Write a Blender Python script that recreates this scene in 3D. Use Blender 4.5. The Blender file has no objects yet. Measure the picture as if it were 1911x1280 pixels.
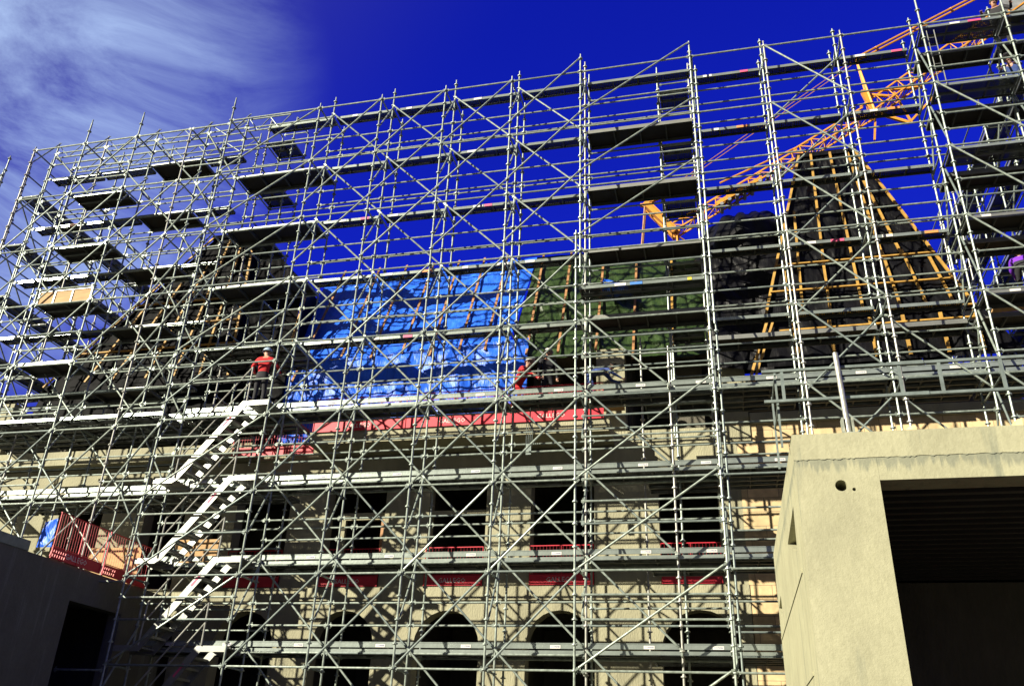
import bpy, math, random
from mathutils import Vector, Matrix, noise
random.seed(7)
R = math.radians
# ------------------------------------------------------------------ camera
col = bpy.context.scene.collection
scene = bpy.context.scene
FW = Vector((-0.2188442, 0.8677652, 0.4461959)); RT = Vector((0.9732707, 0.2267682, 0.0363364)); UP = Vector((0.0696516, -0.4422214, 0.8941974))
cd = bpy.data.cameras.new('camera'); cam = bpy.data.objects.new('camera', cd); col.objects.link(cam)
cam.matrix_world = Matrix(((RT.x, UP.x, -FW.x, 0), (RT.y, UP.y, -FW.y, 0), (RT.z, UP.z, -FW.z, 0), (0, 0, 0, 1)))
cd.lens = 30.42; cd.sensor_width = 36; cd.clip_start = 0.1; cd.clip_end = 2000
scene.camera = cam
# ------------------------------------------------------------------ light
SUN = Vector((-1.03, -1.0, 0.68)).normalized()
el = math.asin(SUN.z); az = math.atan2(SUN.x, SUN.y)
w = bpy.data.worlds.new('World'); scene.world = w; w.use_nodes = True
nt = w.node_tree; N = nt.nodes; L = nt.links
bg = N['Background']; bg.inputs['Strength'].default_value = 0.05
sky = N.new('ShaderNodeTexSky'); sky.sky_type = 'NISHITA'; sky.sun_disc = False
sky.sun_elevation = el; sky.sun_rotation = az % (2 * math.pi); sky.air_density = 0.9; sky.dust_density = 0.2; sky.ozone_density = 4.0
hs = N.new('ShaderNodeHueSaturation'); hs.inputs['Saturation'].default_value = 1.0; hs.inputs['Value'].default_value = 1.0
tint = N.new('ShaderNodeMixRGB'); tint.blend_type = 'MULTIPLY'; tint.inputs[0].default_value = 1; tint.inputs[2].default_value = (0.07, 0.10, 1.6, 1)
tc = N.new('ShaderNodeTexCoord'); mp = N.new('ShaderNodeMapping'); mp.inputs['Scale'].default_value = (2.2, 1.4, 5.0); mp.inputs['Rotation'].default_value = (0.3, 0.2, 0.5)
n1 = N.new('ShaderNodeTexNoise'); n1.inputs['Scale'].default_value = 1.6; n1.inputs['Detail'].default_value = 12; n1.inputs['Roughness'].default_value = 0.66; n1.inputs['Distortion'].default_value = 0.6
cr = N.new('ShaderNodeValToRGB'); cr.color_ramp.elements[0].position = 0.42; cr.color_ramp.elements[1].position = 0.70
dp = N.new('ShaderNodeVectorMath'); dp.operation = 'DOT_PRODUCT'
cdir = (FW * 1.0 - RT * 0.62 + UP * 0.30).normalized(); dp.inputs[1].default_value = cdir
mr = N.new('ShaderNodeMapRange'); mr.inputs[1].default_value = 0.94; mr.inputs[2].default_value = 1.0; mr.interpolation_type = 'SMOOTHSTEP'
mu = N.new('ShaderNodeMath'); mu.operation = 'MULTIPLY'
add = N.new('ShaderNodeMath'); add.operation = 'MULTIPLY_ADD'; add.inputs[1].default_value = 0.72; add.inputs[2].default_value = 0.08
mix = N.new('ShaderNodeMixRGB'); mix.inputs[2].default_value = (4.6, 6.2, 9.0, 1)
L.new(tc.outputs['Generated'], mp.inputs[0]); L.new(mp.outputs[0], n1.inputs['Vector']); L.new(n1.outputs['Fac'], cr.inputs[0])
L.new(tc.outputs['Generated'], dp.inputs[0]); L.new(dp.outputs['Value'], mr.inputs[0])
L.new(cr.outputs[0], add.inputs[0]); L.new(add.outputs[0], mu.inputs[0]); L.new(mr.outputs[0], mu.inputs[1])
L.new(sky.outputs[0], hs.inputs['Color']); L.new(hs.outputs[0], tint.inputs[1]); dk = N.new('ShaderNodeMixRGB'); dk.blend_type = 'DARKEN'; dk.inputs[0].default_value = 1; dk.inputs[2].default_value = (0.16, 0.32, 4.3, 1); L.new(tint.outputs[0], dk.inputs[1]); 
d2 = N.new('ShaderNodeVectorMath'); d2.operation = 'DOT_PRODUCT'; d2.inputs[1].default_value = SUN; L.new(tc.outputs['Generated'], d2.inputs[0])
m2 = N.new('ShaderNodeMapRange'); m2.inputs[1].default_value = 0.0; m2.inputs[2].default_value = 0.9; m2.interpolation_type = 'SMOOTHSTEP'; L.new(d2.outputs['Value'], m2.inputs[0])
sky_fill = N.new('ShaderNodeMixRGB'); sky_fill.inputs[2].default_value = (1.2, 1.2, 0.95, 1); L.new(m2.outputs[0], sky_fill.inputs[0]); L.new(dk.outputs[0], sky_fill.inputs[1]); L.new(sky_fill.outputs[0], mix.inputs[1]); L.new(mu.outputs[0], mix.inputs[0])  # neutral tint added to the unseen sky around the sun, for less blue fill
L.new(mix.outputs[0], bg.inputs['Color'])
sd = bpy.data.lights.new('sun', 'SUN'); sd.energy = 5.0; sd.angle = R(0.5); sd.color = (1.0, 0.93, 0.76)
so = bpy.data.objects.new('sun', sd); col.objects.link(so); so.rotation_euler = SUN.to_track_quat('Z', 'Y').to_euler()
scene.view_settings.view_transform = 'Standard'; scene.view_settings.look = 'None'; scene.view_settings.gamma = 1.0
scene.view_settings.exposure = 1.35

def px(p):                                      # pixel position in the 1911-wide photograph, used only to rank repeats by size
    v = Vector(p); d = max(v.dot(FW), 0.1); return (955.5 + 1614.8 * v.dot(RT) / d, 640 - 1614.8 * v.dot(UP) / d)

# ------------------------------------------------------------------ materials
MATS = {}
def mat(name, base, rough=0.6, metal=0.0, var=0.15, scale=3.0, bump=0.0, bscale=20.0, stretch=(1, 1, 1), spec=0.5, col2=None, kind='noise'):
    base = tuple(c * 0.72 for c in base)
    m = bpy.data.materials.new(name); m.use_nodes = True; t = m.node_tree; n = t.nodes; l = t.links
    b = n['Principled BSDF']; b.inputs['Roughness'].default_value = rough; b.inputs['Metallic'].default_value = metal; b.inputs['Specular IOR Level'].default_value = spec
    tc = n.new('ShaderNodeTexCoord'); mp = n.new('ShaderNodeMapping'); mp.inputs['Scale'].default_value = stretch
    l.new(tc.outputs['Object'], mp.inputs[0])
    nz = n.new('ShaderNodeTexNoise'); nz.inputs['Scale'].default_value = scale; nz.inputs['Detail'].default_value = 6; nz.inputs['Roughness'].default_value = 0.65
    l.new(mp.outputs[0], nz.inputs['Vector'])
    r = n.new('ShaderNodeValToRGB'); r.color_ramp.elements[0].position = 0.3; r.color_ramp.elements[1].position = 0.72
    c2 = col2 or tuple(c * (1 - var * 2) for c in base)
    r.color_ramp.elements[0].color = (*c2, 1); r.color_ramp.elements[1].color = (*[min(1, c * (1 + var)) for c in base], 1)
    l.new(nz.outputs['Fac'], r.inputs[0]); l.new(r.outputs[0], b.inputs['Base Color'])
    if bump:
        n2 = n.new('ShaderNodeTexNoise'); n2.inputs['Scale'].default_value = bscale; n2.inputs['Detail'].default_value = 4
        l.new(mp.outputs[0], n2.inputs['Vector'])
        bp = n.new('ShaderNodeBump'); bp.inputs['Strength'].default_value = bump; bp.inputs['Distance'].default_value = 0.05
        l.new(n2.outputs['Fac'], bp.inputs['Height']); l.new(bp.outputs[0], b.inputs['Normal'])
    MATS[name] = m; return m
GALV = mat('galvanised_steel', (0.37, 0.43, 0.375), 0.42, 0.35, 0.26, 7, 0.05, 30)
GALV2 = mat('weathered_galvanised_steel', (0.24, 0.29, 0.27), 0.5, 0.35, 0.2, 5, 0.05, 30)
RUSTY = mat('pinkish_used_steel', (0.42, 0.42, 0.375), 0.45, 0.3, 0.2, 6)
ALU = mat('aluminium', (0.36, 0.37, 0.34), 0.42, 0.65, 0.08, 4, 0.03, 40)
SHEET = mat('toe_board_sheet', (0.50, 0.57, 0.52), 0.26, 0.65, 0.12, 2.5, 0.04, 14)
PLY = mat('phenolic_plywood', (0.02, 0.016, 0.012), 0.7, 0, 0.2, 4, 0.05, 40)
CLAMP = mat('coupler_steel', (0.42, 0.45, 0.36), 0.55, 0.3, 0.25, 12)
CONC = mat('fair_faced_concrete', (0.385, 0.365, 0.235), 0.85, 0, 0.16, 1.1, 0.35, 30, (1, 1, 0.35))
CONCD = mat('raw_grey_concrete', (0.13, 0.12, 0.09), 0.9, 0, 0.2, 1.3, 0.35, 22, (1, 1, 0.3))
EARTH = mat('site_gravel', (0.07, 0.065, 0.05), 0.95, 0, 0.2, 2, 0.5, 9)
YWOOD = mat('yellow_batten_wood', (0.52, 0.29, 0.05), 0.65, 0, 0.2, 5, 0.1, 60)
OWOOD = mat('orange_batten_wood', (0.42, 0.20, 0.07), 0.65, 0, 0.2, 5, 0.1, 60)
BLUE = mat('blue_tarpaulin', (0.03, 0.17, 1.0), 0.38, 0, 0.18, 3, 0.35, 9, (2.2, 1, 0.7), 0.2)
GREEN = mat('green_tarpaulin', (0.035, 0.065, 0.018), 0.36, 0, 0.25, 3, 0.35, 8, (2, 1, 0.7), 0.3)
BLACK = mat('black_plastic_sheet', (0.008, 0.008, 0.010), 0.42, 0, 0.3, 3, 0.25, 6, (2.5, 1, 0.6), 0.12)
BLACK2 = mat('dull_black_sheet', (0.007, 0.007, 0.008), 0.65, 0, 0.3, 3, 0.2, 6, (2.5, 1, 0.6), 0.04)
UNDER = mat('shaded_plank_steel', (0.10, 0.11, 0.10), 0.6, 0.2, 0.2, 6)  # darker copy of the plank steel, underside shade put into the colour
RED = mat('red_barrier_paint', (0.70, 0.008, 0.035), 0.55, 0, 0.08, 4)
CRANE = mat('crane_yellow_paint', (0.74, 0.32, 0.035), 0.45, 0.1, 0.12, 3)
SILVER = mat('ballast_grey', (0.25, 0.26, 0.27), 0.6, 0, 0.2, 3)
PINKST = mat('pink_sticker', (0.75, 0.10, 0.22), 0.6, 0, 0.03)
ORST = mat('orange_sticker', (0.80, 0.30, 0.08), 0.6, 0, 0.03)
WHST = mat('white_sticker', (0.78, 0.76, 0.70), 0.6, 0, 0.03)
BLST = mat('blue_sticker', (0.05, 0.22, 0.65), 0.6, 0, 0.03)
YELST = mat('yellow_sticker', (0.75, 0.60, 0.05), 0.6, 0, 0.03)
REDSH = mat('red_cotton', (0.62, 0.015, 0.02), 0.9, 0, 0.15, 9)
DARKC = mat('dark_work_cloth', (0.02, 0.02, 0.025), 0.9, 0, 0.2, 9)
PURP = mat('purple_cotton', (0.20, 0.025, 0.62), 0.9, 0, 0.15, 9)
BLUEC = mat('blue_work_cloth', (0.05, 0.09, 0.30), 0.9, 0, 0.2, 9)
SKIN = mat('skin', (0.50, 0.27, 0.18), 0.6, 0, 0.05)
WHITE = mat('white_plastic', (0.75, 0.73, 0.64), 0.35, 0, 0.04)
PALEB = mat('pale_blue_plastic', (0.45, 0.60, 0.72), 0.35, 0, 0.04)
BLACKR = mat('black_rubber', (0.015, 0.015, 0.015), 0.7, 0, 0.1)
BOOT = mat('tan_leather', (0.42, 0.33, 0.20), 0.8, 0, 0.1)
HAIR = mat('dark_hair', (0.02, 0.012, 0.008), 0.8, 0, 0.1)
BLUEP = mat('blue_crate_plastic', (0.02, 0.10, 0.65), 0.4, 0, 0.1)
PLYW = mat('sawn_plywood', (0.55, 0.33, 0.14), 0.8, 0, 0.15, 2, 0, 20, (1, 1, 6))
GLASSD = mat('dark_frame_metal', (0.05, 0.055, 0.06), 0.4, 0.5, 0.1)
# limestone blocks
def block_mat():
    m = bpy.data.materials.new('limestone_blocks'); m.use_nodes = True; t = m.node_tree; n = t.nodes; l = t.links; b = n['Principled BSDF']; b.inputs['Roughness'].default_value = 0.85
    tc = n.new('ShaderNodeTexCoord'); mp = n.new('ShaderNodeMapping'); mp.inputs['Rotation'].default_value = (R(90), 0, 0)
    br = n.new('ShaderNodeTexBrick'); br.inputs['Scale'].default_value = 1.0; br.inputs['Brick Width'].default_value = 0.75; br.inputs['Row Height'].default_value = 0.36; br.inputs['Mortar Size'].default_value = 0.006
    br.inputs['Color1'].default_value = (0.72, 0.52, 0.28, 1); br.inputs['Color2'].default_value = (0.52, 0.40, 0.21, 1); br.inputs['Mortar'].default_value = (0.16, 0.12, 0.08, 1)
    l.new(tc.outputs['Object'], mp.inputs[0]); l.new(mp.outputs[0], br.inputs['Vector']); 
    nz = n.new('ShaderNodeTexNoise'); nz.inputs['Scale'].default_value = 5; nz.inputs['Detail'].default_value = 6; l.new(tc.outputs['Object'], nz.inputs['Vector'])
    mx = n.new('ShaderNodeMixRGB'); mx.blend_type = 'MULTIPLY'; mx.inputs[0].default_value = 0.6; l.new(br.outputs['Color'], mx.inputs[1]); l.new(nz.outputs['Fac'], mx.inputs[2])
    ga = n.new('ShaderNodeMixRGB'); ga.blend_type = 'MULTIPLY'; ga.inputs[0].default_value = 1; ga.inputs[2].default_value = (1.1, 1.1, 1.1, 1); l.new(mx.outputs[0], ga.inputs[1]); l.new(ga.outputs[0], b.inputs['Base Color'])
    return m
BLOCK = block_mat()
# stained foreground concrete: pale, vertical drip stains below the pour joint and board lines
def stained(name, base, joint_z, stain):
    m = bpy.data.materials.new(name); m.use_nodes = True; t = m.node_tree; n = t.nodes; l = t.links; b = n['Principled BSDF']; b.inputs['Roughness'].default_value = 0.8
    tc = n.new('ShaderNodeTexCoord')
    def nz(scale, st, det=6, rough=0.6, dist=0.0):
        mp = n.new('ShaderNodeMapping'); mp.inputs['Scale'].default_value = st; l.new(tc.outputs['Object'], mp.inputs[0])
        x = n.new('ShaderNodeTexNoise'); x.inputs['Scale'].default_value = scale; x.inputs['Detail'].default_value = det; x.inputs['Roughness'].default_value = rough; x.inputs['Distortion'].default_value = dist
        l.new(mp.outputs[0], x.inputs['Vector']); return x.outputs['Fac']
    def ramp(v, a, c, ca=(0, 0, 0, 1), cb=(1, 1, 1, 1)):
        r = n.new('ShaderNodeValToRGB'); r.color_ramp.elements[0].position = a; r.color_ramp.elements[1].position = c; r.color_ramp.elements[0].color = ca; r.color_ramp.elements[1].color = cb; l.new(v, r.inputs[0]); return r.outputs[0]
    def mixc(f, a, c, bt='MIX'):
        x = n.new('ShaderNodeMixRGB'); x.blend_type = bt
        if isinstance(f, (int, float)): x.inputs[0].default_value = f
        else: l.new(f, x.inputs[0])
        for i, q in ((1, a), (2, c)):
            if isinstance(q, tuple): x.inputs[i].default_value = q
            else: l.new(q, x.inputs[i])
        return x.outputs[0]
    cloudy = ramp(nz(1.2, (1, 1, 0.7)), 0.3, 0.75, tuple(c * 0.80 for c in base) + (1,), tuple(min(1, c * 1.10) for c in base) + (1,))
    streak = ramp(nz(3.2, (1.6, 1.6, 0.10), 5, 0.6, 0.3), 0.56, 0.70)
    c1 = mixc(streak, cloudy, (*stain, 1)); c1b = mixc(0.75, cloudy, c1)
    fine = ramp(nz(14, (1, 1, 0.5), 8, 0.7), 0.35, 0.6, (0.86, 0.86, 0.84, 1), (1, 1, 1, 1)); c2 = mixc(1.0, c1b, fine, 'MULTIPLY')
    sep = n.new('ShaderNodeSeparateXYZ'); l.new(tc.outputs['Object'], sep.inputs[0])
    # drips under the pour joint
    mr = n.new('ShaderNodeMapRange'); mr.inputs[1].default_value = joint_z - 0.45; mr.inputs[2].default_value = joint_z; l.new(sep.outputs['Z'], mr.inputs[0])
    lt = n.new('ShaderNodeMath'); lt.operation = 'LESS_THAN'; lt.inputs[1].default_value = joint_z; l.new(sep.outputs['Z'], lt.inputs[0])
    dn = nz(9, (1.5, 1.5, 0.16), 5, 0.6, 0.4)
    a1 = n.new('ShaderNodeMath'); a1.operation = 'MULTIPLY'; l.new(mr.outputs[0], a1.inputs[0]); l.new(lt.outputs[0], a1.inputs[1])
    a2 = n.new('ShaderNodeMath'); a2.operation = 'MULTIPLY'; l.new(a1.outputs[0], a2.inputs[0]); l.new(dn, a2.inputs[1])
    drip = ramp(a2.outputs[0], 0.34, 0.44); c3 = mixc(drip, c2, mixc(0.55, c2, (0.10, 0.115, 0.09, 1)))
    pits = ramp(nz(46, (1, 1, 1), 2, 0.5), 0.74, 0.78); c4 = mixc(pits, c3, (0.16, 0.15, 0.12, 1)); 
    l.new(c4, b.inputs['Base Color'])
    bp = n.new('ShaderNodeBump'); bp.inputs['Strength'].default_value = 0.35; bp.inputs['Distance'].default_value = 0.02; l.new(nz(25, (1, 1, 1), 8, 0.7), bp.inputs['Height']); l.new(bp.outputs[0], b.inputs['Normal'])
    return m
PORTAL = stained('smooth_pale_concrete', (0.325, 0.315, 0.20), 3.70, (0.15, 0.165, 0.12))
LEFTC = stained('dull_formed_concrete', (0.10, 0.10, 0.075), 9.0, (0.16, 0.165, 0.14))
# perforated steel planks seen from below, base colour darkened to carry the underside shade
def perf_mat():
    m = bpy.data.materials.new('perforated_steel_plank'); m.use_nodes = True; t = m.node_tree; n = t.nodes; l = t.links; b = n['Principled BSDF']
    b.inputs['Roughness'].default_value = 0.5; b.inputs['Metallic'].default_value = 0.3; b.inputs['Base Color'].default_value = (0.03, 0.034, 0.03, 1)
    tc = n.new('ShaderNodeTexCoord'); sx = n.new('ShaderNodeSeparateXYZ'); l.new(tc.outputs['Object'], sx.inputs[0])
    def saw(o, f):
        a = n.new('ShaderNodeMath'); a.operation = 'MULTIPLY'; a.inputs[1].default_value = f; l.new(o, a.inputs[0])
        c = n.new('ShaderNodeMath'); c.operation = 'FRACT'; l.new(a.outputs[0], c.inputs[0])
        d = n.new('ShaderNodeMath'); d.operation = 'SUBTRACT'; d.inputs[1].default_value = 0.5; l.new(c.outputs[0], d.inputs[0])
        e = n.new('ShaderNodeMath'); e.operation = 'ABSOLUTE'; l.new(d.outputs[0], e.inputs[0]); return e.outputs[0]
    u = saw(sx.outputs['X'], 20.0); v = saw(sx.outputs['Y'], 17.0)
    l1 = n.new('ShaderNodeMath'); l1.operation = 'LESS_THAN'; l1.inputs[1].default_value = 0.14; l.new(u, l1.inputs[0])
    l2 = n.new('ShaderNodeMath'); l2.operation = 'LESS_THAN'; l2.inputs[1].default_value = 0.14; l.new(v, l2.inputs[0])
    mm = n.new('ShaderNodeMath'); mm.operation = 'MULTIPLY'; l.new(l1.outputs[0], mm.inputs[0]); l.new(l2.outputs[0], mm.inputs[1])
    inv = n.new('ShaderNodeMath'); inv.operation = 'SUBTRACT'; inv.inputs[0].default_value = 1; l.new(mm.outputs[0], inv.inputs[1]); l.new(inv.outputs[0], b.inputs['Alpha'])
    return m
PERF = perf_mat()

# ------------------------------------------------------------------ mesh builder
class MB:
    def __init__(s): s.v = []; s.f = []; s.m = []; s.cm = 0
    def tube(s, p, q, r=0.0242, n=8, r2=None, caps=True):
        p = Vector(p); q = Vector(q); d = q - p
        if d.length < 1e-5: return s
        z = d.normalized(); x = z.orthogonal().normalized(); y = z.cross(x); b = len(s.v); r2 = r if r2 is None else r2
        for c, rr in ((p, r), (q, r2)):
            for i in range(n):
                a = 2 * math.pi * i / n; s.v.append(c + x * (math.cos(a) * rr) + y * (math.sin(a) * rr))
        for i in range(n): s.f.append((b + i, b + (i + 1) % n, b + n + (i + 1) % n, b + n + i)); s.m.append(s.cm)
        if caps: s.f.append(tuple(b + i for i in reversed(range(n)))); s.f.append(tuple(b + n + i for i in range(n))); s.m += [s.cm, s.cm]
        return s
    def path(s, pts, r=0.0242, n=8):
        for a, b in zip(pts[:-1], pts[1:]): s.tube(a, b, r, n)
        return s
    def box(s, x0, x1, y0, y1, z0, z1):
        b = len(s.v)
        for z in (z0, z1):
            for x, y in ((x0, y0), (x1, y0), (x1, y1), (x0, y1)): s.v.append(Vector((x, y, z)))
        for f in ((3, 2, 1, 0), (4, 5, 6, 7), (0, 1, 5, 4), (1, 2, 6, 5), (2, 3, 7, 6), (3, 0, 4, 7)): s.f.append(tuple(b + i for i in f)); s.m.append(s.cm)
        return s
    def beam(s, p, q, w, h, up=(0, 0, 1)):
        p = Vector(p); q = Vector(q); z = (q - p).normalized(); u = Vector(up); x = z.cross(u)
        if x.length < 1e-4: x = z.orthogonal()
        x.normalize(); y = x.cross(z).normalized(); b = len(s.v)
        for c in (p, q):
            for a, d in ((-1, -1), (1, -1), (1, 1), (-1, 1)): s.v.append(c + x * (a * w / 2) + y * (d * h / 2))
        for f in ((0, 1, 2, 3), (7, 6, 5, 4), (0, 4, 5, 1), (1, 5, 6, 2), (2, 6, 7, 3), (3, 7, 4, 0)): s.f.append(tuple(b + i for i in f)); s.m.append(s.cm)
        return s
    def prism(s, poly, y0, y1):                  # polygon in XZ extruded along Y
        b = len(s.v); n = len(poly)
        for y in (y0, y1):
            for x, z in poly: s.v.append(Vector((x, y, z)))
        s.f.append(tuple(b + i for i in range(n))); s.f.append(tuple(b + n + i for i in reversed(range(n)))); s.m += [s.cm, s.cm]
        for i in range(n): j = (i + 1) % n; s.f.append((b + i, b + n + i, b + n + j, b + j)); s.m.append(s.cm)
        return s
    def quad(s, a, b_, c, d):
        b = len(s.v); s.v += [Vector(a), Vector(b_), Vector(c), Vector(d)]; s.f.append((b, b + 1, b + 2, b + 3)); s.m.append(s.cm); return s
    def merge(s, o):
        b = len(s.v); s.v += o.v; s.f += [tuple(b + i for i in f) for f in o.f]; s.m += o.m; return s
    def centre(s):
        n = len(s.v); c = Vector((0, 0, 0))
        for v in s.v: c += v
        return c / max(n, 1)
    def size(s):
        P = [px(v) for v in s.v]
        x0, x1 = min(p[0] for p in P), max(p[0] for p in P); y0, y1 = min(p[1] for p in P), max(p[1] for p in P)
        cx0, cx1, cy0, cy1 = max(x0, 0), min(x1, 1911), max(y0, 0), min(y1, 1280)
        if cx1 <= cx0 or cy1 <= cy0: return 0
        return math.hypot(cx1 - cx0, cy1 - cy0)
    def build(s, name, mats, parent=None, smooth=False, origin=None):
        o_ = Vector(origin) if origin is not None else (Vector((0, 0, 0)))
        me = bpy.data.meshes.new(name); me.from_pydata([tuple(v - o_) for v in s.v], [], s.f)
        if not isinstance(mats, (list, tuple)): mats = [mats]
        for m in mats: me.materials.append(m)
        if len(mats) > 1: me.polygons.foreach_set('material_index', s.m)
        if smooth: me.polygons.foreach_set('use_smooth', [True] * len(s.f))
        me.update(); o = bpy.data.objects.new(name, me); col.objects.link(o); o.location = o_
        if parent: o.parent = parent; o.matrix_parent_inverse = parent.matrix_basis.inverted()
        return o
def tag(o, label=None, cat=None, group=None, kind=None):
    if label: o['label'] = label
    if cat: o['category'] = cat
    if group: o['group'] = group
    if kind: o['kind'] = kind
    return o
def empty(name, loc, label, cat, group=None):
    o = bpy.data.objects.new(name, None); col.objects.link(o); o.location = loc; o.empty_display_size = 0.3; return tag(o, label, cat, group)

# ------------------------------------------------------------------ scaffold system
FY, MY, BY, CY = 18.38, 19.23, 20.05, 20.95
class Scaffold:
    def __init__(s, name, label, base, group='scaffold sections in front of the building'):
        s.root = empty(name, base, label, 'scaffold', group); s.parts = {}; s.base = base
    def add(s, name, mb, mats, label=None): s.parts.setdefault(name, []).append((mb, mats, label)); return mb
    def post(s, x, y, z0, z1, node0=1.93, m=None, foot=True):
        mb = MB(); m = m or (GALV if random.random() < 0.72 else RUSTY)
        mb.tube((x, y, z0), (x, y, z1 - 0.16), 0.026, 10); mb.tube((x, y, z1 - 0.16), (x, y, z1), 0.019, 8)
        z = node0 - 0.5 * math.floor((node0 - z0) / 0.5)
        while z < z1 - 0.1:
            mb.tube((x, y, z - 0.013), (x, y, z + 0.013), 0.062, 8); mb.tube((x, y, z + 0.013), (x, y, z + 0.045), 0.033, 8); z += 0.5
        s.add('post', mb, m); return mb
    def rail(s, p, q, name='ledger', m=None, r=0.0242):
        p = Vector(p); q = Vector(q); d = (q - p).normalized(); mb = MB()
        mb.tube(p + d * 0.06, q - d * 0.06, r, 8)
        for e, sg in ((p, 1), (q, -1)):                                  # wedge heads
            c = e + d * (0.065 * sg); mb.beam(e + d * 0.03 * sg, e + d * 0.10 * sg, 0.034, 0.06); mb.box(c.x - 0.006, c.x + 0.006, c.y - 0.006, c.y + 0.006, c.z - 0.06, c.z + 0.07)
        s.add(name, mb, m or (GALV if random.random() < 0.75 else GALV2))
    def brace(s, p, q, dy=-0.045, dx=0.0, m=None):
        p = Vector(p) + Vector((dx, dy, 0)); q = Vector(q) + Vector((dx, dy, 0)); d = (q - p).normalized(); mb = MB()
        a = p + d * 0.10; b = q - d * 0.10
        mb.tube(a, b, 0.0242, 8)
        for e, sg, f in ((p, 1, a), (q, -1, b)): mb.beam(e + d * 0.01 * sg, f + d * 0.05 * sg, 0.042, 0.016, (0, 1, 0.2))
        s.add('brace', mb, m or (GALV if random.random() < 0.7 else GALV2))
    def plank(s, x0, x1, y0, y1, z, kind='perf', along='x', sticker=None, n=None):
        # steel or plywood platform: deck sheet, side channels, end hooks and cross stiffeners
        wtot = (y1 - y0) if along == 'x' else (x1 - x0); n = n or max(1, round(wtot / 0.36))
        for i in range(n):
            mb = MB(); top = MB(); g = 0.012
            if along == 'x': a0 = y0 + wtot * i / n + g / 2; a1 = y0 + wtot * (i + 1) / n - g / 2; l0, l1 = x0 + 0.05, x1 - 0.05
            else: a0 = x0 + wtot * i / n + g / 2; a1 = x0 + wtot * (i + 1) / n - g / 2; l0, l1 = y0 + 0.05, y1 - 0.05
            def bx(u0, u1, v0, v1, z0, z1, t):
                (t.box(u0, u1, v0, v1, z0, z1) if along == 'x' else t.box(v0, v1, u0, u1, z0, z1))
            mb.cm = 1; bx(l0, l1, a0 + 0.004, a1 - 0.004, z - 0.006, z - 0.002, mb); mb.cm = 0
            H = 0.115 if kind == 'ply' else 0.085
            bx(l0, l1, a0, a0 + 0.004, z - H, z, mb); mb.cm = 2; bx(l0, l1, a1 - 0.004, a1, z - H, z, mb)
            bx(l0, l1, a0 + 0.004, a0 + 0.03, z - H, z - H + 0.004, mb); bx(l0, l1, a1 - 0.03, a1 - 0.004, z - H, z - H + 0.004, mb)
            k = max(2, int((l1 - l0) / 0.62))
            for j in range(k + 1):
                u = l0 + (l1 - l0 - 0.03) * j / k; bx(u, u + 0.03, a0 + 0.004, a1 - 0.004, z - H * 0.75, z - 0.007, mb)
            mb.cm = 0
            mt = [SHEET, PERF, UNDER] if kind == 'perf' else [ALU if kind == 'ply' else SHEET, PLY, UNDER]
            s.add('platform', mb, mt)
        if along == 'x' and sticker:
            for u, wd, m in sticker:
                xx = x0 + (x1 - x0) * u; yf = y0 - 0.001; st = MB(); st.box(xx, xx + wd, yf - 0.003, yf, z - (0.082 if kind != 'ply' else 0.1), z - 0.008); s.add('sticker', st, m)
    def toe(s, x0, x1, y, z, h=0.15, labeltext=True, m=None):
        mb = MB(); mb.box(x0 + 0.04, x1 - 0.04, y, y + 0.025, z + 0.03, z + h); mb.box(x0 + 0.04, x1 - 0.04, y - 0.006, y, z + h - 0.02, z + h - 0.002); s.add('toe_board', mb, m or SHEET)
        if labeltext and x1 - x0 > 1: text(s, 'COMABI', (x0 + (x1 - x0) * 0.62, y - 0.007, z + 0.055), 0.05)
def text(s, body, loc, size, m=None, plate=True):
    cu = bpy.data.curves.new('lettering', 'FONT'); cu.body = body; cu.size = size; cu.extrude = 0.0008; cu.resolution_u = 1
    tmp = bpy.data.objects.new('tmp', cu); col.objects.link(tmp); dg = bpy.context.evaluated_depsgraph_get(); me = bpy.data.meshes.new_from_object(tmp.evaluated_get(dg))
    wd = max(v.co.x for v in me.vertices); bpy.data.objects.remove(tmp)
    mb = MB()
    if plate: mb.box(loc[0] - 0.02, loc[0] + wd + 0.02, loc[1] + 0.001, loc[1] + 0.004, loc[2] - 0.02, loc[2] + size * 0.95)
    mb.cm = 1; b = len(mb.v)
    for v in me.vertices: mb.v.append(Vector((loc[0] + v.co.x, loc[1] + v.co.z - 0.001, loc[2] + v.co.y)))
    for f in me.polygons: mb.f.append(tuple(b + i for i in f.vertices)); mb.m.append(1)
    if s is not None: s.add('maker_label', mb, [WHST, m or BLUEC])
    return mb
def finish(s):
    for name, lst in s.parts.items():
        if len(lst) > 100:
            lst = sorted(lst, key=lambda t: -t[0].size()); head, rest = lst[:100], lst[100:]
        else: head, rest = lst, []
        for mb, m, lab in head:
            c = mb.centre(); o = mb.build(name, m, s.root, origin=(0, 0, 0) if name == 'platform' else c)
            if lab: o['label'] = lab
        if rest:
            groups = {}
            ms = []
            tot = MB()
            for mb, m, lab in rest:
                mm = list(m) if isinstance(m, (list, tuple)) else [m]
                idx = []
                for q in mm:
                    if q not in ms: ms.append(q)
                    idx.append(ms.index(q))
                b = len(tot.v); tot.v += mb.v; tot.f += [tuple(b + i for i in f) for f in mb.f]; tot.m += [idx[min(k, len(idx) - 1)] for k in mb.m]
            o = tot.build(name, ms, s.root); o['kind'] = 'stuff'
S6 = [(0.15, 0.25, WHST), (0.55, 0.30, PINKST)]
def stk():
    r = random.random(); out = []
    if r < 0.7: out.append((random.uniform(0.1, 0.4), random.uniform(0.15, 0.35), WHST))
    if r < 0.45: out.append((random.uniform(0.5, 0.8), random.uniform(0.2, 0.35), random.choice([PINKST, PINKST, ORST, WHST])))
    return out
GZ = -1.7
LEV = [1.93 + 2 * k for k in range(9)]            # nodes 1.93 ... 17.93
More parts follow.
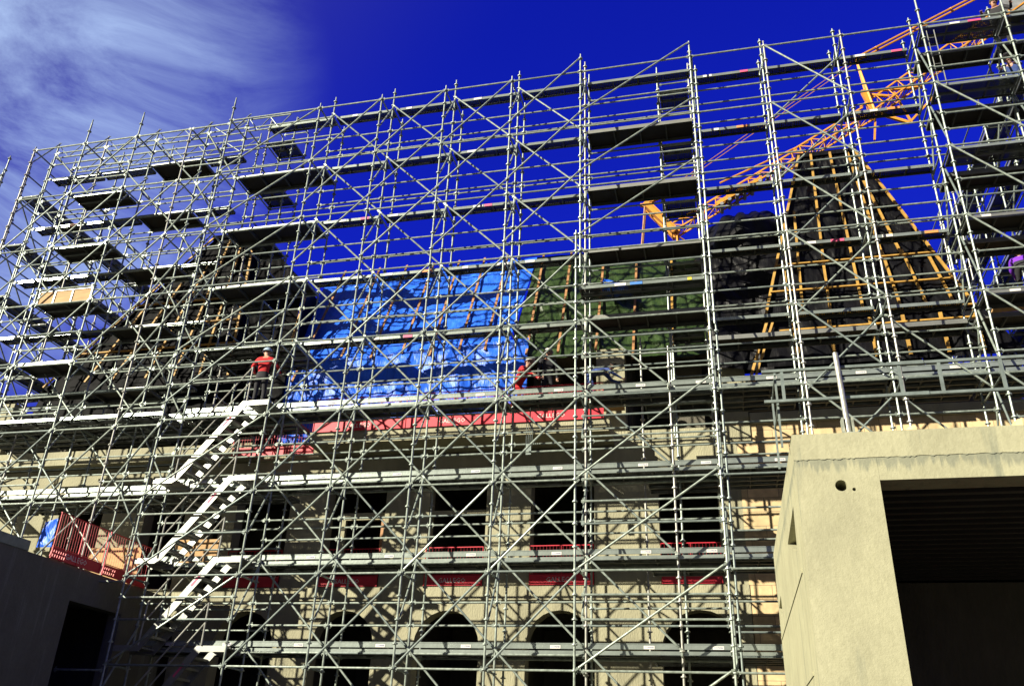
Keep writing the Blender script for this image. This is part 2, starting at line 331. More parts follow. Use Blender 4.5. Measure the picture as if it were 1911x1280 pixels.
DK = [0.43 + 2 * k for k in range(10)]            # platforms 0.43 ... 18.43

# ---- main run P0..P4
A = Scaffold('scaffold', 'long galvanised scaffold bays with crossed braces standing in front of the blue and green tarpaulins', (-7, MY, GZ))
PX = [-10.95, -8.95, -6.95, -4.95, -2.95]
for i, x in enumerate(PX):
    A.post(x, FY, GZ if i < 4 else 11.3, 18.12 if i < 4 else 18.6); A.post(x, MY, GZ, 19.12); A.post(x, BY, GZ, 18.6 if i < 4 else 19.4)
A.post(-3.06, FY, GZ, 12.56)
for i in range(4):
    a, b = PX[i], PX[i + 1]
    for z in LEV: A.rail((a, FY, z), (b, FY, z))
    for z in (1.93 - 2.0, ): A.rail((a, FY, z), (b, FY, z))
    for z in DK[1:]:
        if z < 9: A.rail((a, MY, z - 0.10), (b, MY, z - 0.10)); A.rail((a, BY, z - 0.10), (b, BY, z - 0.10))
        if z < 18:
            A.rail((a, MY, z + 1.0), (b, MY, z + 1.0), 'guard_rail'); A.rail((a, MY, z + 0.5), (b, MY, z + 0.5), 'guard_rail')
            if z > 3: A.rail((a, BY, z + 1.0), (b, BY, z + 1.0), 'guard_rail')
    for z in DK[1:]:
        if z > 9: A.plank(a, b, 19.36, 19.69, z, 'perf', sticker=stk())
        else:
            A.plank(a, b, MY + 0.03, BY - 0.03, z, 'perf'); A.toe(a, b, MY + 0.0, z)
    st = [(1.93, 3.93), (3.93, 5.93), (5.93, 7.93), (7.93, 9.93), (9.93, 11.93), (12.43, 14.43), (14.43, 16.43)] + ([(15.93, 17.93)] if i < 3 else [(16.43, 18.43)])
    for z0, z1 in st: A.brace((a, FY, z0), (b, FY, z1))
    for z in DK[1:]: A.brace((a, MY, z), (b, MY, z - 2.0), -0.05)
for i, x in enumerate(PX):
    for z in LEV: A.rail((x, FY, z), (x, MY, z), 'transom')
    for z in DK[1:]:
        A.rail((x, MY, z - 0.12), (x, BY, z - 0.12), 'transom'); A.rail((x, FY, z - 0.5 if z > 2 else z), (x, MY, z - 0.5), 'transom') if z in (DK[3],) else None
        if z > 3: A.brace((x, FY, z - 1.5), (x, MY, z), 0, 0.045)
finish(A)

# ---- three metre bay P4..R1 with full platforms
T = Scaffold('scaffold', 'wide scaffold bay carrying black bottomed platforms between the green tarpaulin bays', (-1.4, MY, GZ))
a, b = -2.95, 0.10
T.post(b, FY, GZ, 18.5, m=GALV); T.post(b + 0.0, MY, GZ, 19.1); T.post(b, BY, GZ, 18.6); T.post(-0.93, MY, GZ, 9.5); T.post(-1.66, BY, GZ, 10.2); T.post(-0.84, BY, GZ, 9.9); T.post(b + 0.14, FY + 0.1, GZ, 10.0, m=GALV2)
T.post(b + 0.12, FY + 0.03, 9.6, 17.6, m=GALV)
for z in LEV: T.rail((a, FY, z), (b, FY, z))
for z in [10.43, 11.43, 8.93, 9.43]: T.rail((a, FY, z), (b, FY, z), 'guard_rail')
for z in [z + 1.0 for z in DK[1:4]] + [z + 0.5 for z in DK[1:4]]: T.rail((a, FY, z), (b, FY, z), 'guard_rail')
for z in DK[1:]:
    T.rail((a, BY, z - 0.10), (b, BY, z - 0.10))
    if z < 18: T.rail((a, MY, z + 1.0), (b, MY, z + 1.0), 'guard_rail'); T.rail((a, BY, z + 1.0), (b, BY, z + 1.0), 'guard_rail'); T.rail((a, MY, z + 0.5), (b, MY, z + 0.5), 'guard_rail')
    if z > 18: T.plank(a, b, 19.36, 19.69, z, 'perf')
    elif z > 9: T.plank(a, b, MY + 0.03, BY - 0.03, z + 0.1, 'ply', n=1)
    else:
        T.plank(a, b, MY + 0.03, BY - 0.03, z, 'perf'); T.plank(-1.66, b, BY + 0.04, 21.0, z - 0.02, 'perf', n=2); T.toe(a, -0.95, MY, z); T.toe(-0.93, b, MY, z)
T.plank(a - 0.1, b, FY + 0.06, MY - 0.05, 10.93, 'perf', sticker=[(0.3, 0.28, WHST), (0.42, 0.30, BLST), (0.86, 0.10, YELST)])
for z0, z1 in ((16.43, 18.43), (14.43, 16.43), (12.43, 14.43)): T.brace((a, FY, z0), (b, FY, z1))
for z0, z1 in ((5.93, 8.30), (3.93, 6.1), (1.93, 4.05), (-0.1, 2.0)): T.brace((a - 0.1, FY, z0), (b, FY, z1))
for z in (10.43, 8.43, 6.43, 4.43, 2.43): T.brace((a, MY, z), (-0.93, MY, z - 2.0), -0.05)
for x in (b,):
    for z in LEV: T.rail((x, FY, z), (x, MY, z), 'transom'); T.brace((x, FY, z), (x, MY, z + 1.5 if z + 1.5 < 19 else z - 0.5), 0, 0.045)
    for z in DK[1:]: T.rail((x, MY, z - 0.12), (x, BY, z - 0.12), 'transom')
for x in (-0.93, ):
    for z in DK[1:5]: T.rail((x, FY + 0.4, z - 0.12), (x, BY, z - 0.12), 'transom')
finish(T)

# ---- right run R1..R4
Q = Scaffold('scaffold', 'scaffold run of single perforated walkways crossing in front of the tall black pavilion roof', (3, MY, GZ))
QX = [0.10, 2.07, 4.04, 6.03]
for i, x in enumerate(QX[1:]):
    Q.post(x, FY, GZ, 18.12 if i < 2 else 20.5); Q.post(x, MY, GZ, 19.05); Q.post(x - 0.02, BY, GZ, 19.05)
for i in range(3):
    a, b = QX[i], QX[i + 1]
    for z in LEV: Q.rail((a, FY, z), (b, FY, z))
    for z in DK[1:]:
        if z < 9: Q.rail((a, MY, z - 0.10), (b, MY, z - 0.10))
        if z < 18: Q.rail((a, MY, z + 1.0), (b, MY, z + 1.0), 'guard_rail'); Q.rail((a, MY, z + 0.5), (b, MY, z + 0.5), 'guard_rail'); Q.rail((a, BY, z + 0.5), (b, BY, z + 0.5), 'guard_rail')
        if z > 9: Q.plank(a, b, 19.70, 20.02, z, 'perf', sticker=stk())
        else: Q.plank(a, b, MY + 0.03, 20.9, z, 'perf'); Q.toe(a, b, MY, z)
    Q.plank(a, b, 19.75, 20.45, 9.95, 'ply', n=1)
    if i == 1:
        for z in LEV[1:]: Q.brace((a, FY, z), (b, FY, z - 2.0))
        for z in LEV[1:]: Q.brace((a, MY, z - 1.9), (b, MY, z), -0.05)
    if i == 2:
        for z in LEV[2:5]: Q.brace((a, MY, z), (b, MY, z - 2.0), -0.05)
for x in QX[1:]:
    for z in LEV: Q.rail((x, FY, z), (x, MY, z), 'transom')
    for z in DK[1:]: Q.rail((x, MY, z - 0.12), (x, BY, z - 0.12), 'transom')
    for z in LEV[1:]: Q.brace((x, MY, z), (x, FY, z - 2.0), 0, 0.045) if x > 5 else Q.brace((x, FY, z - 2.0 + 1.5), (x, MY, z + 0.5 - 1.0 + 0.5), 0, 0.045)
finish(Q)

# ---- right corner tower R4..R6
K = Scaffold('scaffold', 'scaffold corner tower stacked with double deep dark platforms at the right edge', (8, MY, GZ))
KX = [6.03, 8.02, 10.0]
for i, x in enumerate(KX[1:]): K.post(x, FY, GZ, 20.5); K.post(x, MY, GZ, 19.05); K.post(x, BY, GZ, 19.05)
for i in range(2):
    a, b = KX[i], KX[i + 1]
    for z in LEV:
        K.rail((a, FY, z), (b, FY, z)); K.rail((a, BY, z), (b, BY, z))
        if z < 17: K.rail((a, FY, z + 1.0), (b, FY, z + 1.0), 'guard_rail'); K.rail((a, FY, z + 0.5), (b, FY, z + 0.5), 'guard_rail'); K.rail((a, BY, z + 1.0), (b, BY, z + 1.0), 'guard_rail')
        if z > 9: K.plank(a, b, FY + 0.1, MY - 0.06, z + 0.03, 'ply' if (z < 12) else 'perf', sticker=stk(), n=2 if z > 12 else 1); K.plank(a, b, MY + 0.06, BY - 0.06, z - 0.12, 'ply', n=1)
        else: K.plank(a, b, MY + 0.03, 20.9, z + 0.5, 'perf'); K.toe(a, b, MY, z + 0.5)
    if i == 0:
        for z in LEV[1:8]: K.brace((a, FY, z), (b, FY, z - 2.0))
for x in KX:
    for z in LEV:
        K.rail((x, FY, z), (x, MY, z), 'transom'); K.rail((x, MY, z), (x, BY, z), 'transom')
        if x > 7: K.brace((x, MY, z), (x, FY, z - 2.0), 0, 0.045)
        K.brace((x, MY, z), (x, BY, z - 1.5), 0, 0.045)
# ladder on the inner leg
lad = MB()
for dx in (0.10, 0.28): lad.tube((6.05 + dx, 18.46, 15.9), (6.05 + dx, 18.46, 17.75), 0.015, 6)
for k in range(6): lad.tube((6.15, 18.46, 16.0 + 0.3 * k), (6.33, 18.46, 16.0 + 0.3 * k), 0.011, 6)
K.add('ladder', lad, ALU)
finish(K)

# ---- return wing going back on the right
W = Scaffold('scaffold', 'scaffold wing turning the corner and running back behind the right edge tower', (9, 24, GZ))
for k in range(6):
    y = 20.95 + 2.0 * k
    for x in (8.6, 9.45): W.post(x, y, GZ, 18.9)
    for z in LEV[3:]: W.rail((8.6, y, z), (9.45, y, z), 'transom')
    if k < 5:
        for z in LEV[3:]:
            W.rail((8.6, y, z), (8.6, y + 2, z)); W.rail((9.45, y, z), (9.45, y + 2, z)); W.rail((8.6, y, z + 1.0), (8.6, y + 2, z + 1.0), 'guard_rail'); W.plank(8.66, 9.35, y, y + 2, z + 0.05, 'perf', along='y')
            if k % 2 == 0: W.brace((8.6, y, z), (8.6, y + 2, z - 2.0), 0, -0.05)
finish(W)

# ---- stair bay P0..L2 : the platforms behind the stairs
H = Scaffold('scaffold', 'scaffold bay behind the aluminium stair flights with three metre platforms', (-12.4, MY, GZ))
a, b = -13.95, -10.95
H.post(a, FY, GZ, 18.85); H.post(a, MY, GZ, 18.8); H.post(a, BY, GZ, 18.8)
for z in LEV + [-0.07]: H.rail((a, FY, z), (b, FY, z)); 
for z in [0.93, 1.43, 2.93, 3.43, 4.93, 5.43, 6.93, 7.43, 8.93, 9.43]: H.rail((a, FY, z), (b, FY, z), 'guard_rail')
for z in DK[1:]:
    H.rail((a, MY, z - 0.10), (b, MY, z - 0.10)); H.rail((a, BY, z - 0.10), (b, BY, z - 0.10))
    if z < 18: H.rail((a, MY, z + 1.0), (b, MY, z + 1.0), 'guard_rail'); H.rail((a, BY, z + 1.0), (b, BY, z + 1.0), 'guard_rail'); H.rail((a, BY, z + 0.5), (b, BY, z + 0.5), 'guard_rail')
    if z > 18: H.plank(-13.3, b, 19.36, 19.69, z, 'perf')
    elif z > 11: H.plank(a, b, MY + 0.03, BY - 0.03, z, 'ply', n=1)
    else: H.plank(a, b, MY + 0.03, 20.9 if z > 5 else BY, z, 'perf'); (H.toe(a, -12.5, MY, z), H.toe(-12.5, b, MY, z)) if z < 9 else None
for z in LEV[4:8]: H.brace((a, FY, z - 0.0), (b, FY, z + 2.0))
H.brace((a, FY, 8.43), (b, FY, 10.9))
for z0 in (5.93, 3.93, 1.93): H.brace((a, FY, z0), (b, FY, z0 + 2.0), -0.05)
for z in LEV:
    H.rail((a, FY, z), (a, MY, z), 'transom'); H.rail((a, MY, z + 0.4), (a, BY, z + 0.4), 'transom')
    H.brace((a, FY, z - 0.5), (a, MY, z + 1.0), 0, 0.045)
finish(H)

# ---- stair flights (each flight hooks into the bay)
def stair(z0, label):
    root = empty('stair_flight', (-12.4, 18.9, z0), label, 'stairs', 'aluminium stair flights')
    x0, x1, x2, x3 = -13.90, -13.25, -11.72, -10.99; za, zb = z0 + 0.02, z0 + 2.02; y0, y1 = 18.47, 19.1
    for y, nm in ((y0, 'stringer'), (y1, 'stringer')):
        mb = MB(); mb.beam((x1 - 0.03, y, za - 0.06), (x2 + 0.04, y, zb - 0.06), 0.035, 0.17, (0, 0, 1)); mb.build(nm, ALU, root)
        MB().box(x0, x1 + 0.02, y - 0.02, y + 0.02, za - 0.13, za + 0.0).build('landing_beam', ALU, root); MB().box(x2 - 0.02, x3, y - 0.02, y + 0.02, zb - 0.13, zb + 0.0).build('landing_beam', ALU, root)
    for u, v, z in ((x0, x1, za), (x2, x3, zb)):
        mb = MB()
        for j in range(5): yy = y0 + 0.03 + j * 0.122; mb.box(u + 0.01, v, yy, yy + 0.10, z - 0.05, z - 0.015)
        mb.build('landing', ALU, root)
    for k in range(1, 9):
        t = k / 9; x = x1 + (x2 - x1) * t; z = za + (zb - za) * t
        mb = MB(); mb.box(x - 0.10, x + 0.10, y0 + 0.022, y1 - 0.022, z - 0.035, z - 0.005); mb.box(x - 0.10, x - 0.085, y0 + 0.022, y1 - 0.022, z - 0.06, z - 0.035); mb.box(x + 0.085, x + 0.10, y0 + 0.022, y1 - 0.022, z - 0.06, z - 0.035); mb.build('tread', ALU, root)
    for y in (y0 - 0.03, ):
        mb = MB(); q = [(x1, y, za), (x1 + 0.02, y, za + 0.95), (x2 + 0.1, y, zb + 0.95), (x2 + 0.1, y, zb)]
        mb.path(q, 0.02, 8); mb.tube((x1 + 0.02, y, za + 0.5), (x2 + 0.1, y, zb + 0.5), 0.018, 8); mb.build('handrail', RUSTY, root)
    mb = MB(); d = Vector((x2 - x1, 0, zb - za)).normalized(); c = Vector((x1, y0 - 0.0195, za - 0.06)) + d * 1.75
    mb.beam(c, c + d * 0.34, 0.006, 0.05, (0, 0, 1)); mb.build('sticker', PINKST, root)
stair(6.35, 'topmost aluminium stair flight, ending at the landing below the worker in the red shirt')
stair(4.35, 'second aluminium stair flight from the top, brightly glinting in the sun')
stair(2.35, 'third aluminium stair flight from the top, half in shade')
stair(0.35, 'lowest aluminium stair flight, in the shade at the bottom of the frame')

# ---- left run
ZO = -0.12
G = Scaffold('scaffold', 'left scaffold run with glinting walkway edges in front of the left black tarpaulin roof', (-17.5, MY, GZ))
GX = [-21.1, -19.17, -17.24, -15.31, -13.95]
for i, x in enumerate(GX[:-1]):
    G.post(x, FY, 3.96, (17.95, 18.8, 18.8, 17.85)[i], 1.93 + ZO); G.post(x - 0.02, MY, 3.96, 18.82, 1.93 + ZO); G.post(x, BY, 3.96, 18.8, 1.93 + ZO)
G.post(-22.07, MY, 4, 18.8); G.post(-23.03, MY, 4, 18.55); G.post(-22.07, FY, 4, 17.2); G.post(-23.0, BY, 4, 17.2)
for i in range(4):
    a, b = GX[i], GX[i + 1]
    for z in LEV[2 if i < 3 else 0:]:
        z += ZO; G.rail((a, FY, z), (b, FY, z))
        if 4 < z < 17 and i in (1, 3): G.rail((a, FY, z + 0.5), (b, FY, z + 0.5), 'guard_rail')
        if z > 4 and i == 1 and z < 17: G.rail((a, FY, z + 1.0), (b, FY, z + 1.0), 'guard_rail')
    for k, z in enumerate(DK):
        if z < 5: continue
        zz = (z - 1.0 + ZO + 0.05) if z > 9 else z + ZO
        G.rail((a, MY, zz - 0.1), (b, MY, zz - 0.1)); G.rail((a, BY, zz - 0.1), (b, BY, zz - 0.1)); G.rail((a, MY, zz + 1.0), (b, MY, zz + 1.0), 'guard_rail'); G.rail((a, MY, zz + 0.5), (b, MY, zz + 0.5), 'guard_rail'); G.rail((a, BY, zz + 1.0), (b, BY, zz + 1.0), 'guard_rail')
        if z > 9:
            if i == 2: G.plank(a, b, MY + 0.03, BY - 0.03, zz, 'ply', n=1)
            else: G.plank(a, b, 19.30, 19.66, zz, 'perf', sticker=stk() if i < 1 else None)
        else: G.plank(a, b, MY + 0.03, 20.9, zz, 'perf'); G.toe(a, b, MY, zz)
    if i == 1:
        for z in (15.66, 13.70, 11.74, 9.80): G.plank(a, b, FY + 0.05, MY - 0.05, z + 0.14, 'ply' if z < 11 else 'solid', n=2 if z > 11 else 1)
    for z in LEV[2:]:
        z += ZO
        if z < 17.7: G.brace((a, FY, z - 2.0 + (0 if i != 3 else 0)), (b, FY, z), -0.05) if i != 1 or z < 9 else G.brace((a, FY, z), (b, FY, z + 0.0 - 2.0 + 4.0 if z < 15 else 17.8), -0.05)
        G.brace((a, MY, z + 0.5), (b, MY, z - 1.5), -0.05)
for x in GX[:-1]:
    for z in LEV[2:]:
        z += ZO; G.rail((x, FY, z), (x, MY, z), 'transom'); G.rail((x, MY, z + 0.4), (x, BY, z + 0.4), 'transom'); G.brace((x, FY, z - 0.5), (x, MY, z + 1.0), 0, 0.045)
# full depth boarding at the lower level
for i in range(4): G.plank(GX[i], GX[i + 1], FY + 0.05, MY - 0.03, 8.2, 'perf', n=2)
# lattice girders along the head
def girder(y, x0, x1, z0, z1):
    mb = MB(); mb.tube((x0, y, z1), (x1, y, z1), 0.0242, 8); mb.tube((x0, y, z0), (x1, y, z0), 0.0242, 8); n = round((x1 - x0) / 0.95); u = x0
    st = (x1 - x0) / n
    for k in range(n): mb.tube((u + k * st, y, z1), (u + (k + 0.5) * st, y, z0), 0.015, 6); mb.tube((u + (k + 0.5) * st, y, z0), (u + (k + 1) * st, y, z1), 0.015, 6)
    G.add('lattice_girder', mb, GALV)
for i in range(4): girder(MY, GX[i] + 0.05, GX[i + 1] - 0.05, 18.16, 18.64); girder(BY, GX[i] + 0.05, GX[i + 1] - 0.05, 18.16, 18.64)
girder(MY, -13.9, -12.45, 18.2, 18.68)
# mesh gate panel standing on one platform
mb = MB(); mb.box(-19.12, -17.28, 18.40, 18.42, 11.80, 11.84); mb.box(-19.12, -17.28, 18.40, 18.42, 12.25, 12.29)
for u in (-19.1, -18.55, -17.95, -17.3): mb.box(u - 0.02, u + 0.02, 18.40, 18.42, 11.84, 12.25)
mb.cm = 1; mb.box(-19.08, -17.32, 18.423, 18.427, 11.84, 12.25); G.add('plywood_trapdoor', mb, [GALV, PLYW], 'pale trapdoor leaf standing open on the platform')
for x in (-18.3,):
    c = MB()
    for k in range(3): pass
finish(G)

# ---- left return
V = Scaffold('scaffold', 'scaffold wing running back into the distance at the far left', (-22.5, 24, GZ))
for k in range(6):
    y = BY + 2.0 * k
    for x in (-22.1, -22.95): V.post(x, y, 4, 18.9)
    for z in DK[3:9]: V.rail((-22.95, y, z + 0.9), (-22.1, y, z + 0.9), 'transom')
    if k < 5:
        for z in DK[3:9]:
            z += 1.0; V.rail((-22.1, y, z - 0.1), (-22.1, y + 2, z - 0.1)); V.rail((-22.95, y, z - 0.1), (-22.95, y + 2, z - 0.1)); V.rail((-22.1, y, z + 0.9), (-22.1, y + 2, z + 0.9), 'guard_rail'); V.rail((-22.95, y, z + 0.9), (-22.95, y + 2, z + 0.9), 'guard_rail')
            V.plank(-22.9, -22.2, y, y + 2, z, 'perf', along='y'); V.brace((-22.95, y, z), (-22.95, y + 2, z - 2.0), 0, -0.05)
finish(V)

# ---- two narrow rear towers behind the run
def rear(x0, x1, label, levels):
    s = Scaffold('scaffold', label, ((x0 + x1) / 2, CY, GZ), 'narrow rear scaffold towers')
    for x in (x0, x1):
        s.post(x, BY + 0.05, 7.5, 19.35); s.post(x, CY, 7.5, 19.3)
    for z in levels:
        s.plank(x0, x1, BY + 0.1, CY - 0.05, z, 'perf', sticker=stk()); s.rail((x0, CY, z - 0.1), (x1, CY, z - 0.1)); s.rail((x0, CY, z + 1.0), (x1, CY, z + 1.0), 'guard_rail'); s.rail((x0, BY + 0.05, z - 0.1), (x1, BY + 0.05, z - 0.1))
        for x in (x0, x1): s.rail((x, BY + 0.05, z - 0.1), (x, CY, z - 0.1), 'transom'); s.rail((x, BY + 0.05, z + 0.9), (x, CY, z + 0.9), 'guard_rail')
    finish(s)
rear(-0.90, 0.02, 'narrow rear scaffold tower with small platforms above the green tarpaulin', DK[4:])
rear(-13.7, -12.75, 'narrow rear scaffold tower with small platforms beside the left black roof', DK[4:])

# ------------------------------------------------------------------ the building
FWY = 22.1
bld = empty('concrete_building', (-6, 24, GZ), 'raw concrete building with arches and dark window openings behind the scaffold', 'building')
def wall_with(x0, x1, z0, z1, openings, y0=FWY, y1=FWY + 0.45, mb=None):
    mb = mb or MB(); ops = sorted(openings); x = x0
    for (a, b, c, d, arch) in ops:
        if a > x: mb.box(x, a, y0, y1, z0, z1)
        if c > z0: mb.box(a, b, y0, y1, z0, c)
        if not arch:
            if d < z1: mb.box(a, b, y0, y1, d, z1)
        else:
            r = (b - a) / 2; cx = (a + b) / 2; zs = d - r; n = 12; pts = [(cx + r * math.cos(math.pi * (1 - k / n)), zs + r * math.sin(math.pi * (1 - k / n))) for k in range(n + 1)]
            for k in range(n): mb.prism([pts[k], pts[k + 1], (pts[k + 1][0], z1), (pts[k][0], z1)], y0, y1)
        x = b
    if x < x1: mb.box(x, x1, y0, y1, z0, z1)
    return mb
arches = [(-19.6, -17.85, GZ, 3.75, True), (-16.6, -14.85, GZ, 3.75, True), (-13.6, -11.85, GZ, 3.75, True), (-10.72, -8.98, GZ, 3.75, True), (-7.87, -6.13, GZ, 3.75, True), (-4.92, -3.18, GZ, 3.75, True), (-1.55, 0.35, GZ, 3.75, True)]
wall_with(-24, 0.6, GZ, 4.0, arches).build('wall', CONC, bld)
wins = [(-19.6, -18.05, 4.36, 7.1, False), (-16.6, -15.25, 4.36, 7.1, False), (-14.5, -14.05, 4.36, 7.1, False), (-13.6, -11.9, 4.36, 7.1, False), (-10.75, -9.0, 4.36, 7.12, False), (-7.72, -6.1, 4.36, 7.12, False), (-4.87, -3.17, 4.36, 7.1, False), (-1.5, -0.0, 4.36, 7.0, False)]
wall_with(-24, 0.6, 4.34, 8.0, [(a, b, 4.36, d, e) for a, b, c, d, e in wins]).build('wall', CONC, bld)
MB().box(-24, 0.6, FWY - 0.04, FWY + 0.45, 4.0, 4.34).build('string_course', CONC, bld)
MB().box(-11.05, -2.6, 21.0, FWY + 0.9, 8.06, 8.42).build('balcony_slab', CONC, bld)
MB().box(-24, -13.2, 21.75, FWY + 0.9, 8.06, 8.5).build('balcony_slab', CONC, bld)
MB().box(-13.2, -11.05, FWY - 0.1, FWY + 0.9, 8.0, 8.45).build('balcony_slab', CONC, bld)
MB().box(-2.6, 0.95, FWY - 0.06, FWY + 0.9, 8.0, 8.42).build('balcony_slab', CONC, bld)
for a, b, z1 in ((-3.1, -2.3, 11.0), (-11.4, -11.05, 11.3), (0.25, 0.95, 10.3), (-23.5, -22.6, 10.5)): MB().box(a, b, FWY + 0.1, FWY + 0.6, 8.42, z1).build('pier', CONC, bld)
for a, b in ((-1.0, -0.2), (-5.2, -4.4)): MB().box(a, b, FWY + 1.4, FWY + 1.9, 8.42, 11.0).build('pier', CONCD, bld)
# floors and the dark inside
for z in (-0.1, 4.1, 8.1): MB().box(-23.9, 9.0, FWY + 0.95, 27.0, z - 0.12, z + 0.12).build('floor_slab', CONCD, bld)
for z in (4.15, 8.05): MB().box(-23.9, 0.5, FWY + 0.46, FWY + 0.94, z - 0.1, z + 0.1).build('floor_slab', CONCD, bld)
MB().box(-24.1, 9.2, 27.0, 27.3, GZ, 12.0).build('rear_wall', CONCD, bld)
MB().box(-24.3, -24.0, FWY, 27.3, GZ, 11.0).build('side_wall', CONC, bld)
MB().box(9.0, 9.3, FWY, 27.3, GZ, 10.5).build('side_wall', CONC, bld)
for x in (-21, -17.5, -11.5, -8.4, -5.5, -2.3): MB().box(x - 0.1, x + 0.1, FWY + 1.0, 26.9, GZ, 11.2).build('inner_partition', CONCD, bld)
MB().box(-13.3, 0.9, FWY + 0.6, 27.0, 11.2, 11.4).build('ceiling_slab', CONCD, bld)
# window frames left in one opening
mb = MB(); mb.box(-10.35, -9.0, FWY + 0.12, FWY + 0.25, 6.22, 6.42); mb.box(-10.35, -10.2, FWY + 0.12, FWY + 0.25, 5.3, 6.22); mb.build('window_frame', CONC, bld)
mb = MB(); mb.box(-9.1, -9.02, FWY + 0.05, FWY + 0.12, 5.2, 6.2); mb.build('orange_prop', OWOOD, bld)
mb = MB(); mb.box(-7.7, -6.15, FWY + 0.12, FWY + 0.25, 6.3, 6.42); mb.build('window_frame', CONC, bld)

# stone block wing on the right
blk = empty('stone_wall', (5, FWY, GZ), 'pale stone block wall behind the right scaffold run', 'wall')
wall_with(0.6, 9.0, 4.0, 8.45, [(7.2, 8.3, 4.4, 7.4, False)], FWY - 0.02, FWY + 0.4).build('upper_wall', BLOCK, blk)
MB().box(0.62, 9.0, FWY + 0.0, FWY + 0.4, GZ, 3.99).build('lower_wall', BLOCK, blk)
MB().box(0.97, 9.0, FWY - 0.1, FWY + 0.5, 8.452, 8.75).build('coping', CONC, blk)

# ------------------------------------------------------------------ tarpaulin roofs
def sheet(c00, c10, c11, c01, nu, nv, amp, seed, m, name, parent, fold=0.0, nrm=None, ragged=0.0, base_mb=None):
    # wrinkled cloth between four corners (u along the first edge, v upward)
    P = [Vector(c) for c in (c00, c10, c11, c01)]; nrm = nrm or (P[1] - P[0]).cross(P[3] - P[0]).normalized(); mb = base_mb or MB(); b = len(mb.v)
    L_ = (P[1] - P[0]).length; Hh = (P[3] - P[0]).length
    for j in range(nv + 1):
        for i in range(nu + 1):
            u, v = i / nu, j / nv; p = P[0].lerp(P[1], u).lerp(P[3].lerp(P[2], u), v)
            q = Vector((u * L_, v * Hh, seed)); d = noise.noise(q * 0.8) * 0.9 + noise.noise(Vector((q.x * 2.2 + q.y * 0.9, q.y * 1.1, seed + 9))) * 0.55
            rg = abs(noise.noise(Vector((q.x * 1.9 - q.y * 1.3, q.y * 0.9, seed + 4)))); r2 = abs(noise.noise(Vector((q.x * 2.6 + q.y * 1.9 + 0.8 * noise.noise(q), q.y * 0.8, seed + 7)))); d = d * 0.55 + (0.35 - rg) * 0.8 + max(0, 0.12 - r2) * 3.0 + noise.noise(Vector((q.x * 6, q.y * 4, seed))) * 0.16
            if fold: d += fold * math.sin(q.x * 5.2 + 2.5 * noise.noise(q * 0.6)) * (1 - 0.55 * v)
            e = min(u, 1 - u, v, 1 - v) * 12; p = p + nrm * (d * amp * min(1, 0.35 + e))
            if ragged and j == 0: p = p + (P[0] - P[3]).normalized() * ragged * noise.noise(Vector((q.x * 1.1, 3, seed))) 
            mb.v.append(p)
    for j in range(nv):
        for i in range(nu): a = b + j * (nu + 1) + i; mb.f.append((a, a + 1, a + nu + 2, a + nu + 1)); mb.m.append(mb.cm)
    if base_mb: return mb
    return mb.build(name, m, parent, smooth=True)
def batten(p, q, m, parent, w=0.06, h=0.04, up=(0, -1, 0.3)): return MB().beam(p, q, w, h, up).build('batten', m, parent)
EZ, RZ, EY, RY = 11.3, 15.6, 22.25, 24.2
# blue roof
br = empty('tarpaulin_roof', (-9, EY, 8.5), 'blue tarpaulin roof with orange battens hanging over the balcony', 'roof')
sheet((-13.2, EY, EZ - 0.3), (-5.75, EY, EZ), (-5.35, RY, RZ), (-12.9, RY, RZ - 0.1), 150, 80, 0.085, 1.0, BLUE, 'slope', br)
sheet((-12.6, EY - 0.25, 8.50), (-5.1, EY - 0.15, 8.46), (-5.1, EY - 0.03, EZ + 0.25), (-13.1, EY - 0.03, EZ - 0.1), 130, 50, 0.11, 5.0, BLUE, 'hanging_skirt', br, 0.25)
sheet((-13.0, RY, RZ - 0.1), (-3.2, RY, RZ), (-3.2, RY + 1.6, RZ + 0.1), (-13.0, RY + 1.6, RZ), 60, 8, 0.1, 8.0, BLUE, 'ridge_cover', br)
for x, zb in ((-12.3, 10.4), (-11.0, 11.35), (-10.0, 11.2), (-9.02, 11.3), (-8.1, 11.1), (-7.2, 11.3), (-6.4, 11.2)):
    t0 = (zb - EZ) / (RZ - EZ); batten((x, EY + (RY - EY) * t0 - 0.10, zb), (x + 0.05, RY - 0.08, RZ + 0.12), OWOOD, br, 0.07, 0.04)
# green roof
gr = empty('tarpaulin_roof', (-2.5, EY, 11), 'dark green tarpaulin roof with orange battens in the middle of the eaves', 'roof')
sheet((-5.75, EY - 0.02, EZ - 0.35), (0.55, EY - 0.02, 10.6), (0.9, RY, RZ - 0.35), (-5.3, RY - 0.02, RZ - 0.05), 130, 80, 0.10, 12.0, GREEN, 'slope', gr, 0.1, None, 0.25)
sheet((-5.3, RY, RZ - 0.1), (0.9, RY, RZ - 0.35), (0.9, RY + 1.5, RZ - 0.2), (-5.3, RY + 1.5, RZ), 50, 8, 0.1, 17.0, GREEN, 'ridge_cover', gr)
for x in (-5.14, -4.2, -3.1, -2.05, -0.95, 0.1): batten((x, EY - 0.14, 10.6 if x > -2.5 else 10.95), (x + 0.05, RY - 0.12, RZ + (0.05 if x < -3 else -0.2)), OWOOD if x < -2 else YWOOD, gr, 0.07, 0.04)
MB().box(-5.2, 0.5, RY + 1.4, RY + 1.6, 11.4, RZ - 0.4).build('rear_gable', CONCD, gr)
bp_ = sheet((-2.95, EY + 0.55, 13.1), (-2.0, EY + 0.5, 12.9), (-2.3, EY + 0.8, 13.6), (-3.0, EY + 0.85, 13.9), 14, 14, 0.1, 3, BLUE, 'blue_patch', gr)

